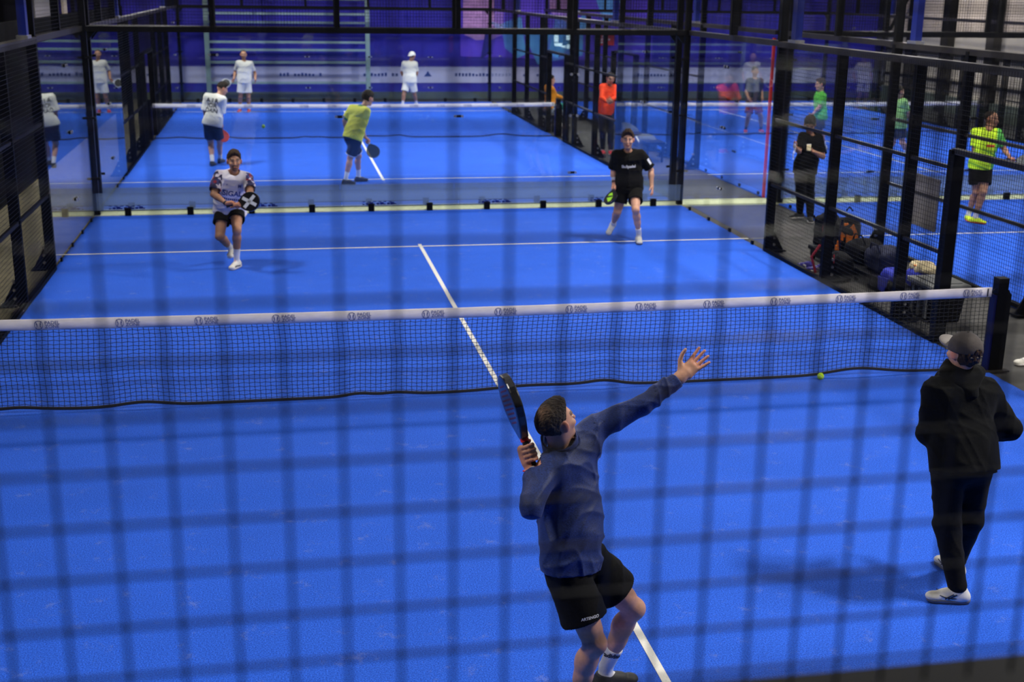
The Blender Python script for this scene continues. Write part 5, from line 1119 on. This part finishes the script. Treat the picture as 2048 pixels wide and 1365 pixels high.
def flu(V, J=p.J):
    C = np.tile(A3((0.62, 0.95, 0.02)), (len(V), 1)); d = V-J['P']; m = (np.abs(np.sin(d[:, 2]*22+d[:, 0]*9)) > 0.93) & (d[:, 2] < 0.25); C[m] = (0.18, 0.45, 0.03); C[(d@p.lat > 0.14)] = (0.08, 0.40, 0.05); return C
sh = p.shirt(M.fluo, sleeve=0.80, hem=-0.09, e=0.026, amp=0.005, seed=21, tint=flu, sleeve_r=(0.074, 0.076))
me = newmesh('chest_bar', [(-0.07+0.02*i, y, 0) for y in (-0.02, 0.02) for i in range(8)], [(i, i+1, i+9, i+8) for i in range(7)]); decal('chest_bar', me, [sh], lerp(p.J['N'], p.J['P'], 0.42)+p.lat*0.05, p.lat, p.up, p.fw, M.racket_red, sh, 0.006)
p.legs(M.black_cloth, frac=0.68, e=0.032, flare=0.02); p.shoes(M.shoe_fluo, M.racket_red, sock_h=0.11)
racket('dark racket with red flash held by fluorescent-shirted player', p.J['FL'], rax, -VF+0.25*VU, M.racket_grey, M.racket_grey, M.racket_black, deco='red', holes=False)
J = dict(H=(10.778,17.382,1.563),N=(10.825,17.335,1.374),SL=(10.686,17.219,1.330),SR=(10.973,17.435,1.326),EL=(10.705,17.351,1.061),WL=(10.569,17.478,0.881),FL=(10.454,17.376,0.809),ER=(11.018,17.305,1.061),WR=(11.043,17.465,0.857),FR=(10.941,17.342,0.798),P=(10.849,17.284,0.829),HL=(10.80,17.20,0.777),HR=(10.88,17.37,0.777),KL=(10.74,17.2,0.40),KR=(10.92,17.36,0.42),AL=(10.76,17.20,0.10),AR=(11.06,17.38,0.10),TL=(10.60,17.22,0.03),TR=(10.91,17.38,0.03))
J.update(H=(10.79,17.31,1.563), SL=(10.80,17.17,1.33), SR=(10.86,17.50,1.33), EL=(10.73,17.12,1.06), WL=(10.58,17.14,0.88), FL=(10.46,17.18,0.80), ER=(10.93,17.55,1.06), WR=(10.90,17.55,0.84), FR=(10.86,17.55,0.75), N=(10.825,17.335,1.38))
p = Person('player in bright green t-shirt walking on distant right-hand court', J, 0.010, 'fair', look=(-0.95, 0.1, -0.15)); p.body({'L': dict(mode='relaxed', pn=(0, 1, 0)), 'R': dict(mode='relaxed', pn=(0, -1, 0))})
p.hair(M.hair_brown, 0.016, front=0.04, low=-0.05, top=0.01); p.shirt(M.green_cloth, sleeve=0.85, hem=-0.10, e=0.028, amp=0.005, seed=31); p.legs(M.navy_cloth, frac=0.7, e=0.028); p.shoes(M.shoe_white, M.sole_white, sock_h=0.1)
J = dict(H=(11.721,15.168,1.568),N=(11.801,15.237,1.399),SL=(11.769,15.413,1.350),SR=(11.806,15.055,1.359),EL=(11.679,15.39,1.10),ER=(11.931,15.05,1.103),WL=(11.835,15.43,0.90),WR=(12.033,15.10,0.888),FL=(11.945,15.405,0.852),FR=(12.042,15.10,0.805),P=(11.832,15.229,0.860),HL=(11.82,15.32,0.813),HR=(11.84,15.14,0.812),KL=(11.80,15.367,0.418),KR=(11.89,15.10,0.43),AL=(11.65,15.36,0.115),AR=(12.05,15.10,0.20),TL=(11.80,15.37,0.031),TR=(12.19,15.08,0.12))
p = Person('player in pale green t-shirt and navy shorts behind corridor fence post', J, 0.010, 'fair', look=(0.95, 0.1, 0.0)); rax = nrm(A3((0.3, 0.1, -0.9)))
p.body({'R': dict(mode='grip', axis=rax, pn=(1, 0, 0), wv=(0, 0, 1)), 'L': dict(mode='relaxed', pn=(0, -1, 0))}); p.hair(M.hair_dark, 0.012, front=0.04, low=-0.04); p.shirt(M.lime_cloth, sleeve=0.8, hem=-0.1, e=0.026, amp=0.005, seed=32); p.legs(M.navy_cloth, frac=0.7, e=0.028); p.shoes(M.shoe_white, M.sole_white, sock_h=0.14)
racket('teal racket held down by the player in pale green', p.J['FR'], rax, (0, -1, 0), M.racket_teal, M.racket_teal, M.racket_black, holes=False)
J = dict(H=(10.592,21.059,1.626),N=(10.606,21.075,1.424),SR=(10.427,21.08,1.379),SL=(10.780,21.08,1.381),ER=(10.40,21.12,1.102),EL=(10.82,21.10,1.108),WR=(10.42,20.93,0.913),WL=(10.80,20.93,0.90),FR=(10.45,20.82,0.85),FL=(10.75,20.82,0.84),P=(10.601,21.06,0.876),HR=(10.518,21.05,0.81),HL=(10.685,21.05,0.81),KR=(10.44,20.95,0.414),KL=(10.80,20.95,0.41),AR=(10.45,21.11,0.095),AL=(10.90,21.13,0.098),TR=(10.40,20.97,0.035),TL=(10.89,20.98,0.035))
p = Person('player in navy shirt and dark red shorts behind the farthest right net', J, 0.010, 'tan', look=(0, -1, 0)); p.body({'L': dict(mode='relaxed', pn=(-1, 0, 0)), 'R': dict(mode='relaxed', pn=(1, 0, 0))}, beard=0.4)
p.hair(M.hair_dark, 0.010, front=0.04, low=-0.03); p.shirt(M.navy_cloth, sleeve=0.8, hem=-0.1, e=0.026, amp=0.005, seed=33); p.legs(M.red_cloth, frac=0.7, e=0.028); p.shoes(M.shoe_red, M.sole_white, sock=M.shoe_navy, sock_h=0.1)

# ------------------------------------------------------------------ balls, benches, bags
def ball(label, c):
    t = thing('padel_ball', label, 'ball', c)
    MB().ball((0, 0, 0), 0.034, 20, 12).build('felt', M.ball, t, smooth=True)
    MB().tube([(0.0342*math.cos(a)*math.cos(0.45*math.sin(2*a)), 0.0342*math.sin(a)*math.cos(0.45*math.sin(2*a)), 0.0342*math.sin(0.45*math.sin(2*a))) for a in [2*PI*k/32 for k in range(32)]], 0.0014, 4, closed=True).build('seam', M.whiteprint, t)
ball('yellow-green ball lying against the bottom of nearest net', (3.20, -0.075, 0.036))
ball('yellow-green ball in flight between the lettered t-shirt and the man in yellow', (-2.29, 13.5, 1.07))

def bench(label, x, y0, y1, w_=0.42, z=0.44):
    t = thing('bench', label, 'bench', (x, (y0+y1)/2, 0)); L = (y1-y0)/2
    MB().box((-w_/2, -L, z-0.05), (w_/2, L, z)).build('seat', M.black, t, bevel=0.008)
    MB().box((w_/2-0.06, -L, z-0.12), (w_/2-0.02, L, z-0.05)).build('seat_rail', M.black, t); MB().box((-w_/2+0.02, -L, z-0.12), (-w_/2+0.06, L, z-0.05)).build('seat_rail', M.black, t)
    for yy in (-L+0.1, L-0.1):
        for xx in (-w_/2+0.04, w_/2-0.04): MB().box((xx-0.02, yy-0.02, -0.02), (xx+0.02, yy+0.02, z-0.05)).build('leg', M.black, t)
    return t
t = thing('bench', 'long low black bench along corridor, loaded with bags', 'bench', (5.76, 4.1, -0.02))
MB().box((-0.24, -1.5, 0.13), (0.24, 1.5, 0.19)).build('seat', M.black, t, bevel=0.008)
for xx in (-0.22, 0.20): MB().box((xx, -1.46, 0.05), (xx+0.02, 1.46, 0.13)).build('seat_rail', M.black, t)
for yy in (-1.4, 0.0, 1.4):
    for xx in (-0.2, 0.2): MB().box((xx-0.025, yy-0.025, 0), (xx+0.025, yy+0.025, 0.13)).build('leg', M.black, t)
bench('black bench beside second court under the seated man', 5.40, 21.6, 23.6)
bench('black bench at corridor edge carrying two grey bags', 6.25, 15.6, 19.2)

def soft_bag(name, label, loc, rot, size, m, extras=None, seed=0, cat='bag', h=0.012, slump=0.3):
    t = thing(name, label, cat, loc); t.rotation_euler = (0, 0, rot); sx, sy, sz = size
    F = Field((-sx, -sy, -0.02), (sx, sy, sz*1.2), h)
    F.add(slab((0, 0, sz*0.42), ((1, 0, 0), (0, 1, 0), (0, 0, 1)), (sx*0.5, sy*0.5, sz*0.40), min(sx, sy)*0.22), 0.02); F.add(ell((sx*0.05, 0, sz*0.74), ((1, 0, 0), (0, 1, 0), (0, 0, 1)), (sx*0.42, sy*0.42, sz*0.26)), 0.08)
    r = np.random.RandomState(seed); ks = [r.normal(size=3)*16 for _ in range(4)]; F.disp(lambda x, y, z: 0.008*sum(np.sin(x*k[0]+y*k[1]+z*k[2]) for k in ks)*slump*2); F.cut((0, 0, 0.003), (0, 0, -1))
    V, Fq = F.surface(); o = link('body', np_mesh('body', V, Fq, relax=2), m, t); return t
Z = 0.17
t = soft_bag('backpack', 'tall black backpack with orange panel standing on the bench', (5.80, 4.95, Z), -0.35, (0.34, 0.30, 0.54), M.bag_black, seed=1)
for sg, q in ((-1, 0.0), (1, 0.06)):
    pl = MB()
    for k in range(6):
        z0 = 0.10+0.062*k; x0 = -0.135+0.02*k+q*0.5; pl.obox((x0, -0.148+0.004*k if sg < 0 else -0.10, z0), (1, 0, 0), (0, 1, 0.1), (0, 0, 1), 0.03, 0.012, 0.034)
    pl.build('orange_panel', M.bag_orange, t)
MB().prism([(-0.02, 0.16), (0.12, 0.14), (0.13, 0.30), (0.06, 0.44), (-0.03, 0.34)], (0, -0.138, 0), (1, 0, 0), (0, 0, 1), (0, -1, 0), 0.022).build('orange_panel', M.bag_orange, t)
MB().tube([(-0.1, -0.16, 0.08), (-0.12, -0.19, 0.28), (-0.10, -0.16, 0.5)], 0.016, 6).build('shoulder_strap', M.bag_navy, t); MB().tube([(-0.04, 0, 0.60), (0, 0, 0.66), (0.05, 0, 0.60)], 0.012, 6).build('carry_handle', M.bag_black, t)
t = soft_bag('racket_bag', 'dark racket bag leaning at the far end of bench', (5.70, 5.38, Z), 0.2, (0.28, 0.36, 0.54), M.bag_black, seed=2)
MB().tube([(-0.12, -0.10, 0.1), (-0.16, -0.12, 0.3), (-0.10, -0.08, 0.52)], 0.014, 6).build('red_piping', M.bag_red, t); MB().tube([(0.02, -0.17, 0.05), (0.02, -0.20, 0.3), (0.0, -0.15, 0.55)], 0.012, 6).build('shoulder_strap', M.bag_navy, t)
t = soft_bag('holdall', 'slumped black holdall in the middle of the bench', (5.80, 4.38, Z), 0.1, (0.40, 0.50, 0.32), M.bag_black, seed=3)
MB().tube([(-0.1, -0.16, 0.28), (-0.12, -0.08, 0.38), (-0.12, 0.08, 0.38), (-0.1, 0.16, 0.28)], 0.012, 6).build('handle', M.bag_black, t); MB().ball((-0.17, -0.05, 0.2), 0.02, 8, 5).build('buckle', M.chrome, t)
t = soft_bag('sports_bag', 'navy sports bag lying on bench near the grey bin', (5.78, 3.72, Z), -0.1, (0.40, 0.60, 0.36), M.bag_navy, seed=4)
MB().tube([(-0.15, -0.2, 0.25), (-0.18, -0.1, 0.38), (-0.18, 0.1, 0.38), (-0.15, 0.2, 0.25)], 0.012, 6).build('handle', M.bag_navy, t); MB().ball((-0.19, 0.08, 0.22), 0.015, 8, 5).build('buckle', M.chrome, t)
t = soft_bag('folded_clothes', 'royal blue clothes spilling over the front of bench', (5.66, 3.22, Z), 0.0, (0.28, 0.36, 0.14), M.royal, seed=5, cat='clothes')
MB().prism([(-0.14, 0.02), (0.14, 0.0), (0.1, -0.16), (-0.04, -0.17)], (-0.15, 0, 0.04), (0, 1, 0), (0, 0, 1), (-1, 0, 0), 0.02).build('hanging_sleeve', M.royal, t)
t = soft_bag('towel', 'crumpled cream towel on dark blue bag above the grey bin', (5.84, 2.88, Z+0.19), 0.0, (0.24, 0.34, 0.12), M.towel, seed=6, cat='towel', slump=0.6); MB().tube([(-0.08, -0.13, 0.06), (-0.10, 0.0, 0.085), (-0.08, 0.13, 0.06)], 0.012, 6).build('brown_border', M.bag_orange, t)
t = soft_bag('small_bag', 'small royal blue bag under the cream towel', (5.84, 2.88, Z), 0.0, (0.30, 0.40, 0.24), M.royal, seed=7); MB().box((-0.165, -0.04, 0.08), (-0.15, 0.05, 0.14)).build('white_label', M.whiteprint, t)
# on the floor by the fence
t = soft_bag('red_black_backpack', 'black and red backpack on floor against the fence post', (5.36, 4.22, -0.02), 0.2, (0.24, 0.40, 0.38), M.bag_black, seed=8, cat='backpack')
t.name = 'backpack.001'
for y in (-0.12, 0.12): MB().tube([(-0.12, y+0.16, 0.42), (-0.22, y+0.2, 0.25), (-0.16, y+0.16, 0.03)], 0.018, 6).build('red_strap', M.bag_red, t)
MB().tube([(-0.16, -0.1, 0.06), (-0.17, -0.1, 0.36)], 0.01, 5).build('red_piping', M.bag_red, t)
def loose_shoe(label, loc, rot, m, sole):
    t = thing('trainer', label, 'shoe', loc); t.rotation_euler = (0, 0, rot); h = 0.007; F = Field((-0.12, -0.08, -0.02), (0.22, 0.08, 0.14), h)
    F.add(cap((-0.045, 0, 0.035), (0.135, 0, 0.028), 0.040, 0.034, (0, 1, 0), 1.1), 0.02); F.add(cap((-0.02, 0, 0.05), (0.07, 0, 0.045), 0.042, 0.034), 0.03); F.add(cap((-0.015, 0, 0.05), (-0.012, 0, 0.092), 0.043, 0.042), 0.03); F.add(ell((0.155, 0, 0.032), ((1, 0, 0), (0, 1, 0), (0, 0, 1)), (0.042, 0.044, 0.027)), 0.02)
    F.cut((0, 0, 0.098), nrm((0.1, 0, 1))); F.add(ell((-0.012, 0, 0.105), ((1, 0, 0), (0, 1, 0), (0, 0, 1)), (0.036, 0.03, 0.04)), 0.005, 's'); F.cut((0, 0, 0.018), (0, 0, -1)); V, Q = F.surface(); link('upper', np_mesh('upper', V, Q), m, t)
    F = Field((-0.13, -0.08, -0.02), (0.23, 0.08, 0.06), h); F.add(cap((-0.045, 0, 0.02), (0.145, 0, 0.02), 0.042, 0.045, (0, 1, 0), 1.08), 0.01); F.cut((0, 0, 0.026), (0, 0, 1)); F.cut((0, 0, 0.001), (0, 0, -1)); V, Q = F.surface(); link('sole', np_mesh('sole', V, Q), sole, t)
    for k in range(4): x = 0.045+0.02*k; MB().tube([(x, -0.028, 0.07-0.003*k), (x+0.006, 0, 0.083-0.004*k), (x, 0.028, 0.07-0.003*k)], 0.004, 5).build('lace', M.whiteprint, t)
    for sg in (-1, 1): MB().obox((0.03, sg*0.046, 0.05), (1, 0, 0.5), (0, 1, 0), (-0.5, 0, 1), 0.03, 0.003, 0.012).build('white_flash', M.whiteprint, t)
loose_shoe('left of two purple trainers lying empty beside fence', (5.20, 4.86, -0.019), 2.6, M.shoe_purple, M.sole_white)
loose_shoe('right of two purple trainers lying empty beside fence, next to backpack', (5.30, 4.66, -0.019), 2.9, M.shoe_purple, M.sole_white)
loose_shoe('pale trainer at the right picture edge beyond the net post', (5.66, 0.16, -0.019), PI, M.shoe_white, M.sole_white)
# grey plastic bin
t = thing('bin', 'grey lidded plastic bin standing at bench end behind the net', 'bin', (5.62, 2.08, -0.02))
bb = MB(); bb.quadbox([(-0.19, -0.22, 0), (0.19, -0.22, 0), (0.19, 0.22, 0), (-0.19, 0.22, 0), (-0.23, -0.26, 0.40), (0.23, -0.26, 0.40), (0.23, 0.26, 0.40), (-0.23, 0.26, 0.40)]); bb.build('body', M.bag_black, t, bevel=0.02)
MB().box((-0.26, -0.30, 0.40), (0.26, 0.30, 0.47)).build('lid', M.bin, t, bevel=0.03); MB().box((-0.18, -0.22, 0.468), (0.18, 0.22, 0.480)).build('lid_panel', M.bin, t, bevel=0.008)
for y in (-0.15, 0.0, 0.15): MB().box((-0.242, y-0.02, 0.05), (-0.21, y+0.02, 0.38)).build('rib', M.bin, t)
# far bags
t = soft_bag('kit_bag', 'bulky grey kit bag on bench seen through the back glass', (6.25, 18.2, Z), 0.1, (0.42, 0.9, 0.42), M.bag_grey, seed=9); MB().tube([(-0.18, -0.2, 0.36), (-0.1, 0, 0.52), (-0.18, 0.2, 0.36)], 0.016, 6).build('handle', M.bag_navy, t)
t = soft_bag('kit_bag', 'lower grey kit bag on bench just behind the glass corner', (6.25, 16.4, Z), -0.1, (0.42, 0.8, 0.36), M.bag_grey, seed=10); MB().tube([(-0.2, -0.25, 0.2), (-0.24, 0, 0.30), (-0.2, 0.25, 0.2)], 0.02, 6).build('white_strap', M.whiteprint, t)
t = soft_bag('jacket_pile', 'grey and black jackets piled on bench left of the seated man', (5.42, 22.2, Z), 0.0, (0.36, 0.5, 0.42), M.bag_grey, seed=12, cat='clothes', slump=0.5); MB().tube([(-0.1, -0.2, 0.3), (0.05, 0, 0.40), (-0.05, 0.2, 0.2)], 0.05, 6).build('black_sleeve', M.bag_black, t)
